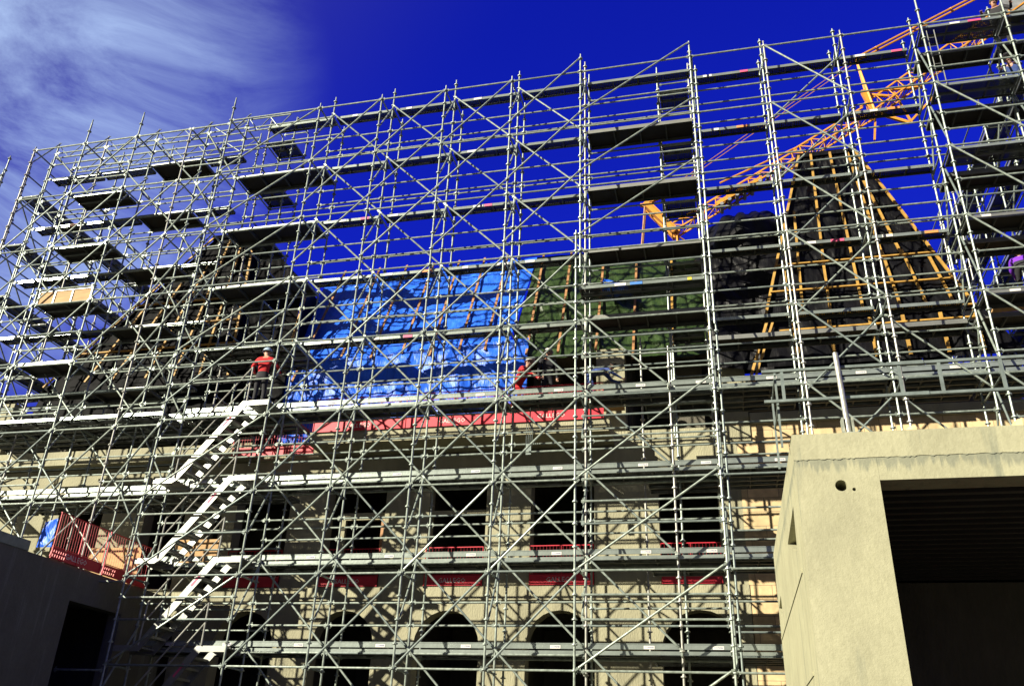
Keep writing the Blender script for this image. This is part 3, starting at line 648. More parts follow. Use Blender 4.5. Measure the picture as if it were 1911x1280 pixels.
def pavilion(label, bx0, bx1, zb, by, tx0, tx1, zt, ty, depth, m, bat, battens, rails, skirt, seed):
    r = empty('tarpaulin_roof', ((bx0 + bx1) / 2, by, zb), label, 'roof')
    by2 = by + depth; ty2 = ty + max(0.6, depth - 2 * (ty - by))
    sheet((bx0, by, zb), (bx1, by, zb), (tx1, ty, zt), (tx0, ty, zt), 90, 110, 0.07, seed, m, 'front_slope', r)
    sheet((bx1, by, zb), (bx1, by2, zb), (tx1, ty2, zt), (tx1, ty, zt), 50, 70, 0.07, seed + 3, m, 'side_slope', r)
    sheet((bx0, by2, zb), (bx0, by, zb), (tx0, ty, zt), (tx0, ty2, zt), 50, 70, 0.07, seed + 5, m, 'side_slope', r)
    sheet((bx1, by2, zb), (bx0, by2, zb), (tx0, ty2, zt), (tx1, ty2, zt), 30, 30, 0.05, seed + 6, m, 'rear_slope', r)
    mb = MB(); mb.box(tx0 - 0.08, tx1 + 0.08, ty - 0.08, ty2 + 0.08, zt - 0.05, zt + 0.10); mb.build('cap', m, r)
    if skirt:
        sheet((bx0 - 0.25, by - 0.1, skirt), (bx1 + 0.9, by - 0.1, skirt), (bx1 + 0.1, by + 0.02, zb + 0.1), (bx0 - 0.05, by + 0.02, zb + 0.1), 80, 20, 0.08, seed + 8, m, 'skirt', r, 0.2)
    def at(u, z):     # point on the front slope
        t = (z - zb) / (zt - zb); return Vector(((bx0 + (tx0 - bx0) * t) * (1 - u) + (bx1 + (tx1 - bx1) * t) * u, by + (ty - by) * t - 0.10, z))
    def xz(x, z): t = (z - zb) / (zt - zb); return Vector((x, by + (ty - by) * t - 0.10, z))
    for (xa, za, xb, zb_) in battens: batten(xz(xa, za), xz(xb, zb_), bat, r, 0.065, 0.045)
    for z in rails: batten(at(0, z) + Vector((0, -0.05, 0)), at(1, z) + Vector((0, -0.05, 0)), bat, r, 0.045, 0.05)
    for u in (0.0, 1.0): batten(at(u, zb), at(u, zt), bat, r, 0.07, 0.045)
    return r, xz
rr, xz = pavilion('tall black plastic covered pavilion roof with yellow battens on the right', 1.55, 6.75, 11.1, 21.5, 3.15, 4.75, 17.3, 22.6, 5.0, BLACK, YWOOD,
    [(2.55, 11.1, 2.75, 15.0), (3.25, 11.1, 3.3, 13.2), (3.3, 12.9, 3.5, 17.3), (4.07, 11.1, 4.05, 17.3), (5.0, 11.1, 4.85, 13.2), (4.85, 12.9, 4.55, 17.2), (5.65, 11.1, 5.35, 13.2), (5.35, 12.9, 4.7, 16.6), (6.3, 11.1, 5.95, 13.1), (2.2, 11.1, 2.25, 13.2)],
    [11.15, 12.05, 12.98], 9.75, 30.0)
for x in (2.3, 3.2, 4.2, 5.0, 5.9, 6.7): batten((x, 21.35, 9.85), (x - 0.02, 21.40, 11.0), YWOOD, rr, 0.085, 0.05)
batten((1.9, 21.34, 10.75), (7.6, 21.34, 10.78), YWOOD, rr, 0.05, 0.07)
batten((1.0, 21.32, 9.3), (1.62, 21.35, 11.1), YWOOD, rr, 0.07, 0.05); batten((1.12, 21.30, 9.3), (1.78, 21.33, 11.1), YWOOD, rr, 0.06, 0.05)
ll, xz2 = pavilion('tall black plastic covered pavilion roof with yellow battens on the left', -20.9, -14.3, 10.6, 21.5, -16.6, -15.0, 16.5, 22.5, 5.0, BLACK2, YWOOD,
    [(-19.4, 10.7, -18.2, 13.7), (-18.4, 10.7, -17.2, 14.5), (-17.2, 10.7, -16.4, 15.4), (-16.2, 10.7, -15.9, 16.3), (-15.3, 10.7, -15.4, 16.2)],
    [11.8, 12.72, 13.66], 8.9, 50.0)
# black wrapped volume between left pavilion and blue roof
bw = empty('tarpaulin_roof', (-13.6, 22, 9), 'black plastic wrapped roof piece joining the left pavilion to the blue tarpaulin', 'roof')
sheet((-14.4, 21.7, 8.8), (-12.7, 21.9, 8.8), (-12.75, 22.3, 14.2), (-14.4, 22.2, 16.0), 40, 70, 0.08, 61, BLACK2, 'front_sheet', bw, 0.3)
sheet((-12.7, 21.9, 8.8), (-12.9, 24.5, 8.8), (-12.9, 24.5, 14.3), (-12.75, 22.3, 14.2), 20, 40, 0.06, 63, BLACK, 'side_sheet', bw)
sheet((-14.4, 22.2, 16.0), (-12.75, 22.3, 14.2), (-12.9, 24.6, 14.3), (-14.4, 24.6, 16.0), 20, 10, 0.05, 64, BLACK, 'top_sheet', bw)
batten((-12.72, 21.85, 10.8), (-12.55, 22.2, 13.9), YWOOD, bw, 0.07, 0.05)
# black wrapped dome between green roof and right pavilion
dm = empty('tarpaulin_roof', (1.4, 24, 10), 'low black plastic wrapped dome between the green tarpaulin and the right pavilion', 'roof')
mb = MB(); nu, nv = 60, 30
for j in range(nv + 1):
    for i in range(nu + 1):
        a = 2 * math.pi * i / nu; t = j / nv; r = 1.55 * math.cos(t * math.pi / 2) ** 0.75; d = 1 + 0.05 * noise.noise(Vector((math.cos(a) * 3, math.sin(a) * 3, t * 4))) + 0.03 * math.sin(a * 14 + 3 * t)
        mb.v.append(Vector((1.55 + r * d * math.cos(a) * 1.15, 24.0 + r * d * math.sin(a), 14.2 + 1.85 * math.sin(t * math.pi / 2) * d)))
for j in range(nv):
    for i in range(nu): a = j * (nu + 1) + i; mb.f.append((a, a + 1, a + nu + 2, a + nu + 1)); mb.m.append(0)
mb.build('dome_sheet', BLACK, dm, smooth=True)
sheet((0.15, 21.95, 10.1), (2.4, 21.75, 9.7), (3.0, 22.6, 14.6), (0.0, 22.9, 14.6), 60, 80, 0.10, 71, BLACK, 'hanging_sheet', dm, 0.5)
MB().box(0.3, 3.0, 22.95, 25.4, 11.4, 14.4).build('roof_core', BLACK, dm)

# ------------------------------------------------------------------ foreground concrete, right
pt = empty('concrete_portal', (4.5, 13, GZ), 'sunlit pale concrete frame with a huge dark opening in the right foreground', 'building')
PYF, PX0, PZT = 11.0, 0.98, 4.04
pier = MB(); pier.box(PX0, 1.955, PYF, PYF + 0.45, GZ, 3.70); po = pier.build('pier', PORTAL, pt)
def cut(o, mb):
    c = mb.build('cutter', PORTAL); md = o.modifiers.new('b', 'BOOLEAN'); md.operation = 'DIFFERENCE'; md.object = c; md.solver = 'EXACT'
    dg = bpy.context.evaluated_depsgraph_get(); me = bpy.data.meshes.new_from_object(o.evaluated_get(dg)); o.modifiers.clear(); o.data = me; bpy.data.objects.remove(c)
cut(po, MB().tube((1.50, 10.5, 3.352), (1.50, 11.38, 3.352), 0.071, 28)); cut(po, MB().tube((1.645, 10.5, 3.30), (1.645, 11.1, 3.30), 0.022, 16))
MB().box(1.957, 9.0, PYF, PYF + 0.45, 3.405, 3.70).build('lintel', PORTAL, pt)
# upper pour: slightly proud with a ragged lower lip
mb = MB(); n = 260; x0, x1 = PX0 - 0.006, 9.0
lo = [3.70 + 0.012 * noise.noise(Vector((x0 + (x1 - x0) * i / n * 1.0 * 7, 0, 0))) - (0.016 if noise.noise(Vector((i * 0.9, 5, 0))) > 0.1 else 0) for i in range(n + 1)]
hi = [PZT - 0.006 * abs(noise.noise(Vector((i * 0.3, 9, 0)))) for i in range(n + 1)]
for i in range(n):
    xa = x0 + (x1 - x0) * i / n; xb = x0 + (x1 - x0) * (i + 1) / n
    mb.quad((xa, PYF - 0.008, lo[i]), (xb, PYF - 0.008, lo[i + 1]), (xb, PYF - 0.008, hi[i + 1]), (xa, PYF - 0.008, hi[i]))
    mb.quad((xa, PYF + 0.02, lo[i]), (xb, PYF + 0.02, lo[i + 1]), (xb, PYF - 0.008, lo[i + 1]), (xa, PYF - 0.008, lo[i]))
    mb.quad((xa, PYF - 0.008, hi[i]), (xb, PYF - 0.008, hi[i + 1]), (xb, PYF + 0.45, PZT), (xa, PYF + 0.45, PZT))
mb.box(PX0, x1, PYF + 0.002, PYF + 0.45, 3.702, PZT - 0.012); mb.build('upper_beam', PORTAL, pt)
# side wall seen at a grazing angle, with two slanting slots
side = MB()
side.box(PX0, PX0 + 0.3, PYF + 0.452, 17.6, GZ, PZT - 0.01); sw = side.build('side_wall', PORTAL, pt)
def slot(pts):
    m2 = MB(); n = len(pts)
    for x in (PX0 - 0.2, PX0 + 0.22):
        for y, z in pts: m2.v.append(Vector((x, y, z)))
    m2.f.append(tuple(range(n))); m2.f.append(tuple(n + i for i in reversed(range(n)))); m2.m += [0, 0]
    for i in range(n): j = (i + 1) % n; m2.f.append((i, n + i, n + j, j)); m2.m.append(0)
    import bmesh
    c = m2
    return c
cut(sw, slot([(13.2, 3.57), (14.9, 3.46), (13.25, 3.03)]) if False else slot([(11.92 * 1.0, 3.37), (13.6, 3.26), (12.05, 2.78)]))
cut(sw, slot([(16.55, 3.06), (17.4, 2.98), (16.5, 2.68)]))
for k, (z0, z1) in enumerate(((2.42, 2.47), (1.2, 1.25))): MB().box(PX0 - 0.012, PX0 - 0.001, PYF + 0.6, 17.5, z0, z1).build('formwork_ridge', PORTAL, pt)
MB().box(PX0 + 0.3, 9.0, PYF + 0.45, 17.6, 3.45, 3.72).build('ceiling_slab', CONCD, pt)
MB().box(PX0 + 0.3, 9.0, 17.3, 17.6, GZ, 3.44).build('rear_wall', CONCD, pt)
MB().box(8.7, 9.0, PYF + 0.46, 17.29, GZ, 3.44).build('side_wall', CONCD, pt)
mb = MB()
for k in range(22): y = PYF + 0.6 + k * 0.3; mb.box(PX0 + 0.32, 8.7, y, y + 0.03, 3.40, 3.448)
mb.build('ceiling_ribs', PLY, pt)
# edge rail on the frame
gd = empty('edge_barrier', (3, 11.2, PZT), 'grey steel tube barrier clamped along the top of the pale concrete frame', 'barrier')
for z, nm in ((5.04, 'top_rail'), (4.60, 'bottom_rail')): MB().box(0.70, 6.5, 11.18, 11.22, z - 0.018, z + 0.018).build(nm, GALV2, gd)
for z in (5.04, 4.60): MB().box(2.3, 2.75, 11.17, 11.23, z - 0.023, z + 0.023).build('sleeve', GALV2, gd)
for x in (0.96, 2.44, 2.93, 3.66, 4.4, 5.2): MB().box(x - 0.02, x + 0.02, 11.185, 11.215, 4.62, 5.02).build('baluster', GALV2, gd)
mb = MB(); mb.tube((1.70, 11.13, 4.05), (1.67, 11.13, 5.22), 0.036, 12); mb.build('stanchion', RUSTY, gd)
mb = MB(); mb.box(1.62, 1.78, 11.05, 11.25, 4.042, 4.07); mb.box(1.625, 1.65, 11.08, 11.22, 4.07, 4.28); mb.box(1.745, 1.77, 11.08, 11.22, 4.07, 4.28); mb.build('stanchion_base', CLAMP, gd)
sb = empty('edge_barrier', (0.9, 13, PZT), 'folded steel barrier seen end on at the corner of the pale concrete frame', 'barrier')
for z in (5.04, 4.60): MB().box(0.87, 0.89, 11.3, 12.3, z - 0.012, z + 0.012).build('rail', GALV2, sb)
for y in (11.35, 12.25): MB().box(0.866, 0.894, y - 0.012, y + 0.012, 4.0, 5.1).build('baluster', GALV2, sb)
for i, (x, s) in enumerate(((2.48, 0.10), (3.75, 0.13))):
    mb = MB(); nn = 10
    for j in range(nn + 1):
        for k in range(nn):
            a = math.pi * 2 * k / nn; t = math.pi * j / nn; d = 1 + 0.25 * noise.noise(Vector((math.cos(a) * 2, math.sin(a) * 2, j + i * 7)))
            mb.v.append(Vector((x + s * d * math.sin(t) * math.cos(a), 11.2 + s * d * math.sin(t) * math.sin(a), PZT + s * 0.45 + s * 0.7 * d * math.cos(t))))
    for j in range(nn):
        for k in range(nn): mb.f.append((j * nn + k, j * nn + (k + 1) % nn, (j + 1) * nn + (k + 1) % nn, (j + 1) * nn + k)); mb.m.append(0)
    tag(mb.build('stone_rubble', BLOCK), ('smaller' if i == 0 else 'larger') + ' lump of tan rubble on top of the pale concrete frame', 'rubble')

# foreground concrete, left (shaded)
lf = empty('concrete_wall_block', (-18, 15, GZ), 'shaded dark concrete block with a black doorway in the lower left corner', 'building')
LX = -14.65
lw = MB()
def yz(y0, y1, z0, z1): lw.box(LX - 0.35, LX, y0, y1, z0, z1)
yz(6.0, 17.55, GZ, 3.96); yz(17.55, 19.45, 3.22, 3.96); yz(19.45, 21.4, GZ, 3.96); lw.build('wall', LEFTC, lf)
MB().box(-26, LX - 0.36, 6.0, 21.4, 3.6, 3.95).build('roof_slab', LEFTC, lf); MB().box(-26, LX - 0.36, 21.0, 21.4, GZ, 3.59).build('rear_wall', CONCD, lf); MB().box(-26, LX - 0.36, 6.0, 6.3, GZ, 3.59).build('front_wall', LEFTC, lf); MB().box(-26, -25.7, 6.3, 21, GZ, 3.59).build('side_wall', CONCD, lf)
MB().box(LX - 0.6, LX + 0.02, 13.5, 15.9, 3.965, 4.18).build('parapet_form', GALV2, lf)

# ------------------------------------------------------------------ red safety barriers
def barrier(label, p, q, zb, h=1.05, txt=True, holes=False, mesh=True, kb=0.28, tuple_txt=None, group='red mesh safety barriers'):
    p = Vector((p[0], p[1], 0)); q = Vector((q[0], q[1], 0)); d = (q - p); Ln = d.length; d.normalize(); nrm = Vector((d.y, -d.x, 0))
    r = empty('safety_barrier', ((p.x + q.x) / 2, (p.y + q.y) / 2, zb), label, 'barrier', group)
    def P(u, z, o=0.0): v = p + d * u + nrm * o; return (v.x, v.y, zb + z)
    mb = MB(); e = 0.5 if holes else 0.0; mb.beam(P(e, kb / 2), P(Ln, kb / 2), 0.02, kb)
    if holes:
        mb.beam(P(0, kb - 0.025), P(e, kb - 0.025), 0.02, 0.05); mb.beam(P(0, 0.02), P(e, 0.02), 0.02, 0.04); mb.beam(P(0, kb * 0.5), P(e, kb * 0.5), 0.02, 0.03)
        for k in range(7): u = e * k / 6.5; mb.beam(P(u, 0.03), P(u + 0.035, kb - 0.04), 0.019, 0.045, (d.x, d.y, 0))
    mb.build('kick_board', RED, r)
    if mesh:
        mb = MB(); mb.beam(P(0, h), P(Ln, h), 0.02, 0.02); mb.beam(P(0, kb + 0.02), P(Ln, kb + 0.02), 0.014, 0.014)
        n = int(Ln / 1.4) + 1
        for k in range(n + 1): mb.beam(P(Ln * k / n, 0.0, 0.02), P(Ln * k / n, h, 0.02), 0.016, 0.016, (d.x, d.y, 0))
        mb.build('frame', RED, r); mb = MB(); n = int(Ln / 0.085)
        for k in range(1, n): mb.tube(P(Ln * k / n, kb), P(Ln * k / n, h), 0.0032, 4, caps=False)
        for z in (0.55, 0.8): mb.tube(P(0, z), P(Ln, z), 0.0035, 4, caps=False)
        mb.build('wire_mesh', RED, r)
    if txt:
        n = max(1, round(Ln / 2.6))
        for k in range(n):
            t = text(None, 'GALLEGO', (0, 0, 0), 0.17, WHST, plate=False); c = p + d * (Ln * (k + 0.5) / n - 0.4) + nrm * 0.014
            for v in t.v: x = v.x; yy = v.y; z = v.z; v.x = c.x + d.x * x - nrm.x * yy; v.y = c.y + d.y * x - nrm.y * yy; v.z = zb + kb * 0.3 + z
            t.build('lettering', [WHST, WHST], r)
    return r
barrier('long red barrier with white lettering along the balcony edge', (-10.95, 20.96), (-2.75, 20.96), 8.40, 1.0)
barrier('red barrier along the ledge left of the balcony, behind the stairs', (-13.8, 21.65), (-11.2, 21.65), 8.0, 1.0, False)
for (a, b, c, d, e), nm in zip(wins[3:], ('shadowed window behind the stairs', 'leftmost window of the bare facade', 'second window of the bare facade', 'third window of the bare facade', 'rightmost window of the bare facade')):
    barrier('red barrier closing the ' + nm, (a + 0.02, FWY - 0.03), (b - 0.02, FWY - 0.03), 4.37, 1.0, nm.startswith(('second', 'third', 'leftmost')), kb=0.26)
b1 = barrier('dark red barrier with slotted end on the shaded left wall, nearer one', (LX + 0.03, 16.55), (LX + 0.03, 18.25), 3.97, 1.03, True, True, kb=0.25)
barrier('dark red barrier with slotted end on the shaded left wall, farther one', (LX + 0.03, 18.35), (LX + 0.03, 20.1), 3.97, 1.03, False, True, kb=0.25)
barrier('red barrier inside the dark opening at the bottom right corner', (2.05, 11.9), (6.0, 11.9), 0.03, 1.06, False, kb=0.25)

# ------------------------------------------------------------------ crane
cr_ = empty('tower_crane', (-1.2, 36, GZ), 'orange yellow luffing crane with lattice jib rising behind the scaffold', 'crane')
CYY = 36.0
def V3(x, z, dy=0.0): return Vector((x, CYY + dy, z))
def lattice(name, p, q, h, wd, n, rc=0.07, rl=0.035, taper=1.0):
    mb = MB(); ax = (q - p).normalized(); up = Vector((0, 1, 0)).cross(ax); up = -up if up.z < 0 else up
    def pt(t, k):
        s_ = 1 + (taper - 1) * t; c = p.lerp(q, t)
        return c + (up * (h * s_) if k == 0 else Vector((0, wd / 2 * s_ * (1 if k == 1 else -1), 0)))
    for k in range(3): mb.beam(pt(0, k), pt(1, k), rc * 1.5, rc * 1.5)
    for i in range(n):
        a, b, m_ = i / n, (i + 1) / n, (i + 0.5) / n
        for k in (1, 2): mb.tube(pt(a, k), pt(m_, 0), rl, 5, caps=False); mb.tube(pt(m_, 0), pt(b, k), rl, 5, caps=False)
        mb.tube(pt(a, 1), pt(a, 2), rl, 5, caps=False); mb.tube(pt(a, 1), pt(b, 2), rl, 5, caps=False)
    return mb.build(name, CRANE, cr_)
lattice('jib_section', V3(-1.25, 23.73), V3(5.3, 27.55), 0.6, 0.7, 12, 0.05, 0.025)
lattice('jib_section', V3(5.2, 27.5), V3(8.7, 29.6), 0.7, 0.7, 6, 0.05, 0.025)
lattice('jib_section', V3(8.7, 29.6), V3(17.5, 35.9), 0.8, 0.8, 16, 0.05, 0.025)
lattice('rear_strut', V3(-2.5, 25.65), V3(-1.1, 23.75), 0.18, 0.5, 4, 0.16, 0.06)
mb = MB(); mb.beam(V3(-2.62, 25.75), V3(-1.0, 23.75), 0.2, 0.17); mb.beam(V3(-2.6, 25.7), V3(-1.5, 26.15), 0.16, 0.1); mb.beam(V3(-2.75, 25.72), V3(-2.4, 25.6), 0.16, 0.14); mb.build('counter_frame', CRANE, cr_)
mb = MB()
for dy in (-0.2, 0.2): mb.tube(V3(-2.5, 25.6, dy), V3(-2.85, 22.0, dy), 0.05, 6)
mb.build('tail_pendant', OWOOD, cr_)
mb = MB(); mb.beam(V3(8.8, 29.7, -0.3), V3(8.46, 33.4), 0.09, 0.09); mb.beam(V3(8.8, 29.7, 0.3), V3(8.46, 33.4), 0.09, 0.09); mb.beam(V3(9.6, 30.7), V3(8.55, 31.0), 0.12, 0.12); mb.build('mast_strut', CRANE, cr_)
mb = MB()
for dy in (-0.14, 0.14): mb.tube(V3(8.46, 33.35, dy), V3(15.6, 36.9, dy), 0.055, 6); mb.tube(V3(8.46, 33.3, dy), V3(-2.3, 25.75, dy), 0.02, 5)
mb.tube(V3(1.2, 26.7, 0.2), V3(5.6, 28.6, 0.2), 0.05, 6)
for k in range(4): u = 0.15 + k * 0.27; c = V3(8.46, 33.35).lerp(V3(15.6, 36.9), u); mb.beam(c + Vector((-0.10, -0.16, -0.05)), c + Vector((0.10, 0.16, 0.05)), 0.09, 0.1)
mb.build('pendant_line', CRANE, cr_)
mb = MB(); 
for k in range(9): c = V3(1.0, 25.0).lerp(V3(4.4, 27.0), (k + 0.5) / 9); mb.tube(c + Vector((0, -0.4, -0.05)), c + Vector((0, 0.4, -0.05)), 0.09, 10)
mb.build('rope_pulley', SILVER, cr_)
mb = MB(); mb.beam(V3(0.9, 25.2), V3(3.2, 26.5), 0.5, 0.14); mb.build('jib_cover', CRANE, cr_)
mb = MB(); mb.beam(V3(8.5, 31.2), V3(8.8, 29.9), 0.26, 0.22); mb.beam(V3(9.0, 29.7), V3(10.3, 28.9), 0.14, 0.14); mb.beam(V3(10.3, 28.9), V3(11.6, 30.3), 0.1, 0.1); mb.beam(V3(8.4, 31.2), V3(11.3, 31.0), 0.12, 0.12); mb.beam(V3(8.9, 29.9), V3(8.6, 28.1), 0.09, 0.09); mb.beam(V3(9.9, 30.9), V3(10.4, 28.9), 0.09, 0.09); mb.build('jib_knuckle', CRANE, cr_)
mb = MB(); mb.tube(V3(16.3, 35.5, -0.4), V3(16.3, 35.5, 0.4), 0.75, 20); mb.tube(V3(15.4, 34.0, -0.3), V3(15.4, 34.0, 0.3), 0.35, 16); mb.build('winch_drum', SILVER, cr_)
lattice('crane_mast', Vector((-1.0, 36.3, GZ)), Vector((-1.0, 36.3, 23.5)), 1.2, 1.2, 18)

# ------------------------------------------------------------------ people
def person(label, joints, edges, radii, colour, helmet=None, hair=False, face_dir=(0, 1, 0), group=None):
    base = Vector(joints['foot_l']); r = empty('person', (base.x, base.y, min(joints['foot_l'][2], joints['foot_r'][2])), label, 'person', group)
    names = list(joints); me = bpy.data.meshes.new('body'); me.from_pydata([joints[n] for n in names], [(names.index(a), names.index(b)) for a, b in edges], [])
    o = bpy.data.objects.new('body', me); col.objects.link(o)
    sk = o.modifiers.new('skin', 'SKIN'); ss = o.modifiers.new('sub', 'SUBSURF'); ss.levels = 2; ss.render_levels = 2
    for i, n in enumerate(names):
        rr_ = radii[n]; me.skin_vertices[0].data[i].radius = (rr_, rr_) if not isinstance(rr_, tuple) else rr_; me.skin_vertices[0].data[i].use_root = (n == 'pelvis')
    dg = bpy.context.evaluated_depsgraph_get(); m2 = bpy.data.meshes.new_from_object(o.evaluated_get(dg)); o.modifiers.clear(); o.data = m2; o.name = 'body'
    mats = [SKIN, colour['top'], colour['legs'], colour.get('shoes', BLACKR)]
    for m in mats: m2.materials.append(m)
    cls = {}
    for n in names: cls[n] = 3 if n.startswith(('foot', 'toe')) else 2 if n.startswith(('pelvis', 'knee', 'ankle', 'hip')) else 0 if n.startswith(('hand', 'head', 'neck', 'finger', 'thumb', 'palm', 'crown', 'nose')) else 1
    if colour.get('bare_arms', False):
        for n in names:
            if n.startswith('wrist'): cls[n] = 0
    pts = [(Vector(joints[n]), cls[n]) for n in names]; seg = [(Vector(joints[a]), Vector(joints[b]), cls[a], cls[b]) for a, b in edges]
    for p in m2.polygons:
        c = p.center; best = 9e9; k = 1
        for A_, B_, ca, cb in seg:
            ab = B_ - A_; t = max(0, min(1, (c - A_).dot(ab) / ab.length_squared)); dd = (A_ + ab * t - c).length
            if dd < best: best = dd; k = ca if t < 0.5 else cb
        p.material_index = k; p.use_smooth = True
    o.parent = r; o.matrix_parent_inverse = r.matrix_basis.inverted()
    hd = Vector(joints['head']); f = Vector(face_dir).normalized(); up = (Vector(joints['crown']) - hd).normalized(); sdv = f.cross(up).normalized()
    fb = MB(); 
    for sg in (-1, 1): e = hd + f * 0.088 + up * 0.0 + sdv * 0.033 * sg; fb.tube(e, e + f * 0.012, 0.010, 8)
    fb.build('eyes', BLACKR, r); fb = MB(); e = hd + f * 0.08 - up * 0.06; fb.beam(e - sdv * 0.025, e + sdv * 0.025, 0.02, 0.012); fb.build('mouth', mat('lips', (0.35, 0.12, 0.1), 0.6) if 'lips' not in MATS else MATS['lips'], r)
    fb = MB(); e = hd + f * 0.085 - up * 0.025; fb.tube(e + up * 0.03, e + f * 0.03 - up * 0.01, 0.010, 8, 0.016)
    for sg in (-1, 1): e = hd + sdv * 0.08 * sg; fb.tube(e, e + sdv * 0.018 * sg, 0.03, 10, 0.026)
    fb.build('nose_and_ears', SKIN, r)
    if hair or not helmet:
        hb = MB(); nn = 16
        for j in range(9):
            t = j / 8 * math.pi * 0.55
            for k in range(nn): a = 2 * math.pi * k / nn; hb.v.append(hd + up * (0.02 + 0.125 * math.cos(t)) + (f * math.cos(a) * 0.95 + sdv * math.sin(a)) * 0.108 * math.sin(t) - f * 0.012)
        for j in range(8):
            for k in range(nn): hb.f.append((j * nn + k, (j + 1) * nn + k, (j + 1) * nn + (k + 1) % nn, j * nn + (k + 1) % nn)); hb.m.append(0)
        hb.build('hair', HAIR, r, smooth=True)
    if helmet:
        hb = MB(); nn = 20
        for j in range(9):
            t = j / 8 * math.pi / 2; 
            for k in range(nn): a = 2 * math.pi * k / nn; hb.v.append(hd + up * (0.045 + 0.125 * math.cos(t)) + (f * math.cos(a) * 1.15 + sdv * math.sin(a)) * 0.125 * math.sin(t))
        for k in range(nn): a = 2 * math.pi * k / nn; br = 0.155 + (0.05 if math.cos(a) > 0.5 else 0); hb.v.append(hd + up * 0.035 + (f * math.cos(a) * br + sdv * math.sin(a) * 0.15))
        for j in range(9):
            for k in range(nn): hb.f.append((j * nn + k, (j + 1) * nn + k, (j + 1) * nn + (k + 1) % nn, j * nn + (k + 1) % nn)); hb.m.append(0)
        hb.build('hard_hat', helmet, r, smooth=True)
    return r
def figure(x, y, z, face=0.0, lean=0.0, crouch=0.0, arms='down', s=1.0):
    """joint positions; face = heading angle of the chest (0 = +Y), lean = forward bend, crouch = knee bend"""
    f = Vector((math.sin(face), math.cos(face), 0)); sd_ = Vector((f.y, -f.x, 0)); u = Vector((0, 0, 1)); o = Vector((x, y, z)); J = {}
    hip_h = (0.93 - 0.50 * crouch) * s; back = -0.25 * crouch - 0.12 * math.sin(lean)
    pel = o + u * hip_h + f * back; t = (u * math.cos(lean) + f * math.sin(lean))
    J['pelvis'] = pel; J['waist'] = pel + t * 0.20 * s; J['chest'] = pel + t * 0.42 * s; J['neck'] = pel + t * 0.56 * s; ht = (u * math.cos(lean * 0.6) + f * math.sin(lean * 0.6))
    J['head'] = J['neck'] + ht * 0.14 * s + f * 0.02; J['crown'] = J['head'] + ht * 0.07 * s
    R_ = dict(pelvis=(0.155, 0.115), waist=(0.135, 0.105), chest=(0.165, 0.115), neck=0.055, head=0.092, crown=0.075); E = [('pelvis', 'waist'), ('waist', 'chest'), ('chest', 'neck'), ('neck', 'head'), ('head', 'crown')]
    for sg, k in ((-1, 'l'), (1, 'r')):
        J['hip_' + k] = pel + sd_ * 0.095 * sg - u * 0.08 * s; kn = o + sd_ * (0.11 + 0.08 * crouch) * sg + u * (0.48 - 0.08 * crouch) * s + f * (0.03 + 0.22 * crouch); J['knee_' + k] = kn
        J['ankle_' + k] = o + sd_ * 0.12 * sg + u * 0.10 * s; J['foot_' + k] = o + sd_ * 0.125 * sg + u * 0.045 + f * 0.04; J['toe_' + k] = o + sd_ * 0.14 * sg + u * 0.04 + f * 0.16
        J['shoulder_' + k] = J['chest'] + t * 0.07 * s + sd_ * 0.19 * sg
        if arms == 'down': el_ = J['shoulder_' + k] - u * 0.28 * s + sd_ * 0.07 * sg - f * 0.02; wr = el_ - u * 0.24 * s + f * 0.07
        elif arms == 'rail': el_ = J['shoulder_' + k] - u * 0.20 * s + sd_ * 0.16 * sg + f * 0.06; wr = el_ - u * 0.06 * s + f * 0.23
        elif arms == 'work': el_ = J['shoulder_' + k] - u * 0.19 * s + sd_ * 0.06 * sg + f * 0.18; wr = el_ - u * 0.10 + f * 0.22 - sd_ * 0.07 * sg
        else: el_ = J['shoulder_' + k] + u * 0.20 * s + sd_ * 0.14 * sg + f * 0.08; wr = el_ + u * 0.22 + f * 0.10 - sd_ * 0.02 * sg
        J['elbow_' + k] = el_; J['wrist_' + k] = wr; dr = (wr - el_).normalized(); J['palm_' + k] = wr + dr * 0.075; nrm = dr.cross(sd_); nrm = nrm.normalized() if nrm.length > 0.1 else u
        E += [('pelvis', 'hip_' + k), ('hip_' + k, 'knee_' + k), ('knee_' + k, 'ankle_' + k), ('ankle_' + k, 'foot_' + k), ('foot_' + k, 'toe_' + k), ('chest', 'shoulder_' + k), ('shoulder_' + k, 'elbow_' + k), ('elbow_' + k, 'wrist_' + k), ('wrist_' + k, 'palm_' + k)]
        R_.update({'hip_' + k: 0.095, 'knee_' + k: 0.065, 'ankle_' + k: 0.045, 'foot_' + k: (0.05, 0.045), 'toe_' + k: (0.045, 0.035), 'shoulder_' + k: 0.070, 'elbow_' + k: 0.048, 'wrist_' + k: 0.03, 'palm_' + k: (0.036, 0.018)})
        side_ = nrm.cross(dr).normalized()
        for q in range(4):
            b_ = J['palm_' + k] + side_ * (-0.027 + 0.018 * q); ln = (0.062, 0.074, 0.070, 0.055)[q]; n1, n2 = 'finger%d_%s' % (q, k), 'fingertip%d_%s' % (q, k)
            J[n1] = b_ + dr * 0.03 ; J[n2] = b_ + dr * (0.03 + ln * 0.7) - nrm * 0.02; R_[n1] = 0.009; R_[n2] = 0.008; E += [('palm_' + k, n1), (n1, n2)]
        J['thumb_' + k] = wr + dr * 0.04 - side_ * 0.05; R_['thumb_' + k] = 0.010; E.append(('wrist_' + k, 'thumb_' + k))
    return {k: tuple(v) for k, v in J.items()}, E, R_, f
J, E, RR, f = figure(-11.62, 18.95, 8.38, face=R(-12), lean=0.12, arms='rail'); person('worker in a red shirt and pale blue helmet standing on the top stair landing', J, E, RR, dict(top=REDSH, legs=DARKC), PALEB, False, f)
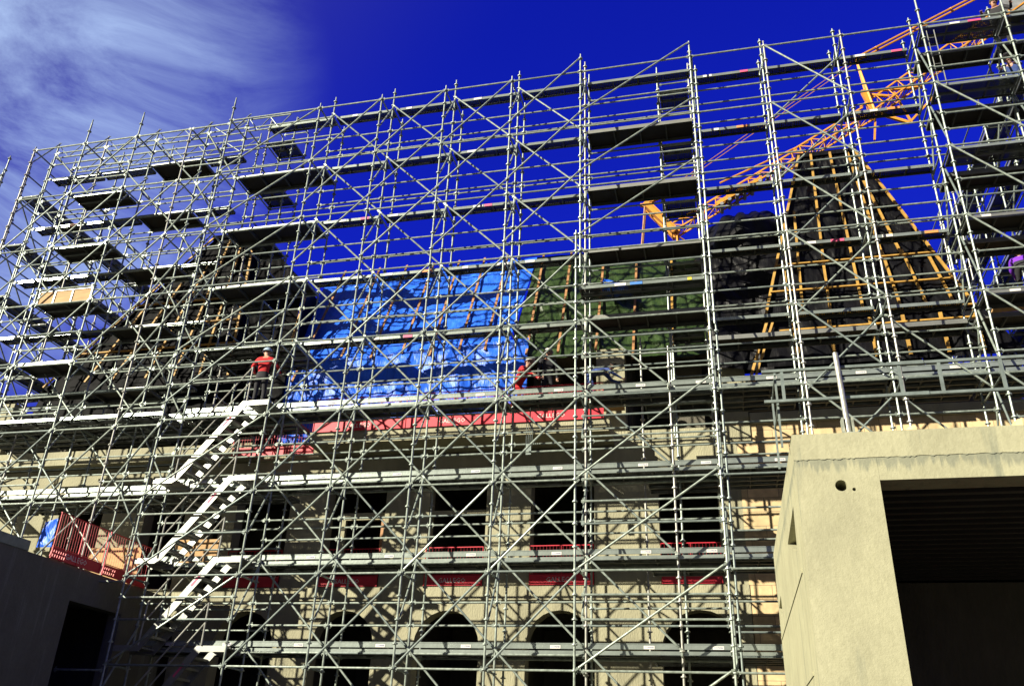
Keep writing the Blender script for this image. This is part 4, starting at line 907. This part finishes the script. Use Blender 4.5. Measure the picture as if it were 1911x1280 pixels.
J, E, RR, f = figure(-5.15, 22.0 - 0.35, 9.1, face=R(120), lean=0.75, crouch=0.35, arms='work'); 
plat = MB().box(-5.9, -2.3, 21.35, 22.05, 9.02, 9.1); tag(plat.build('work_platform', PLYW), 'low plywood working platform on the balcony behind the scaffold', 'platform')
person('worker in red bending down on the balcony at the blue tarpaulin edge', J, E, RR, dict(top=REDSH, legs=REDSH), WHITE, False, f)
J, E, RR, f = figure(-4.42, 21.75, 9.1, face=R(160), lean=0.1, crouch=0.0, arms='down'); person('worker in dark clothes and a cream helmet standing on the balcony', J, E, RR, dict(top=DARKC, legs=DARKC), WHITE, False, f)
J, E, RR, f = figure(-3.15, 21.7, 9.1, face=R(80), lean=1.35, crouch=0.0, arms='work'); person('worker in blue bent double over the balcony barrier', J, E, RR, dict(top=BLUEC, legs=BLUEC), None, True, f)
J, E, RR, f = figure(7.72, 20.6, 10.85, face=R(20), lean=0.9, crouch=0.25, arms='work', s=1.1); person('worker in a purple shirt bent over with his back turned in the right tower', J, E, RR, dict(top=PURP, legs=DARKC), None, True, f)
MB_ = MB().box(7.0, 8.55, 20.2, 21.2, 10.78, 10.85); tag(MB_.build('work_platform', PLYW), 'plywood platform under the worker in purple', 'platform')
J, E, RR, f = figure(8.36, 19.6, 17.84, face=R(200), lean=0.15, arms='rail'); person('worker in dark clothes and tan boots on the topmost platform at the right edge', J, E, RR, dict(top=DARKC, legs=DARKC, shoes=BOOT), None, True, f)
J, E, RR, f = figure(8.35, 19.6, 15.84, face=R(210), lean=0.55, crouch=0.2, arms='work'); person('worker in dark clothes leaning over one platform below the top at the right edge', J, E, RR, dict(top=BLUEC, legs=DARKC), WHITE, False, f)

# ------------------------------------------------------------------ small site things
tag(sheet((-17.0, 18.7, 4.75), (-16.55, 18.7, 4.75), (-16.6, 18.72, 5.5), (-16.95, 18.72, 5.4), 24, 30, 0.06, 90, BLUE, 'blue_cloth', None), 'crumpled bright blue cloth hanging between the posts above the shaded left wall', 'tarpaulin')
for i, (x0, x1, z0, z1, y, t) in enumerate(((-16.7, -15.1, 3.98, 5.1, 20.3, 'wide tan plywood panel standing behind the red barrier on the left wall'), (-14.2, -12.9, 4.45, 5.3, 20.4, 'tan plywood panel leaning behind the second stair landing'))):
    mb = MB(); mb.box(x0, x1, y, y + 0.04, z0, z1)
    for u in (x0 + 0.05, (x0 + x1) / 2, x1 - 0.1): mb.box(u, u + 0.06, y + 0.04, y + 0.09, z0, z1)
    tag(mb.build('plywood_panel', PLYW), t, 'panel')
# hoist pulley block hanging from the walkway
mb = MB()
for k in range(4): mb.tube((-4.55 + 0.05 * k, 19.9, 7.35), (-4.55 + 0.05 * k, 19.9, 8.1), 0.008, 5)
mb.box(-4.55, -4.42, 19.88, 19.92, 7.1, 7.38); mb.tube((-4.47, 19.9, 8.1), (-4.47, 19.9, 8.33), 0.02, 6)
tag(mb.build('hoist_block', GALV2), 'small rope hoist block hanging under the scaffold walkway', 'hoist')

# ------------------------------------------------------------------ ground
mb = MB(); mb.quad((-600, -600, GZ), (600, -600, GZ), (600, 600, GZ), (-600, 600, GZ)); tag(mb.build('ground', EARTH), kind='structure')
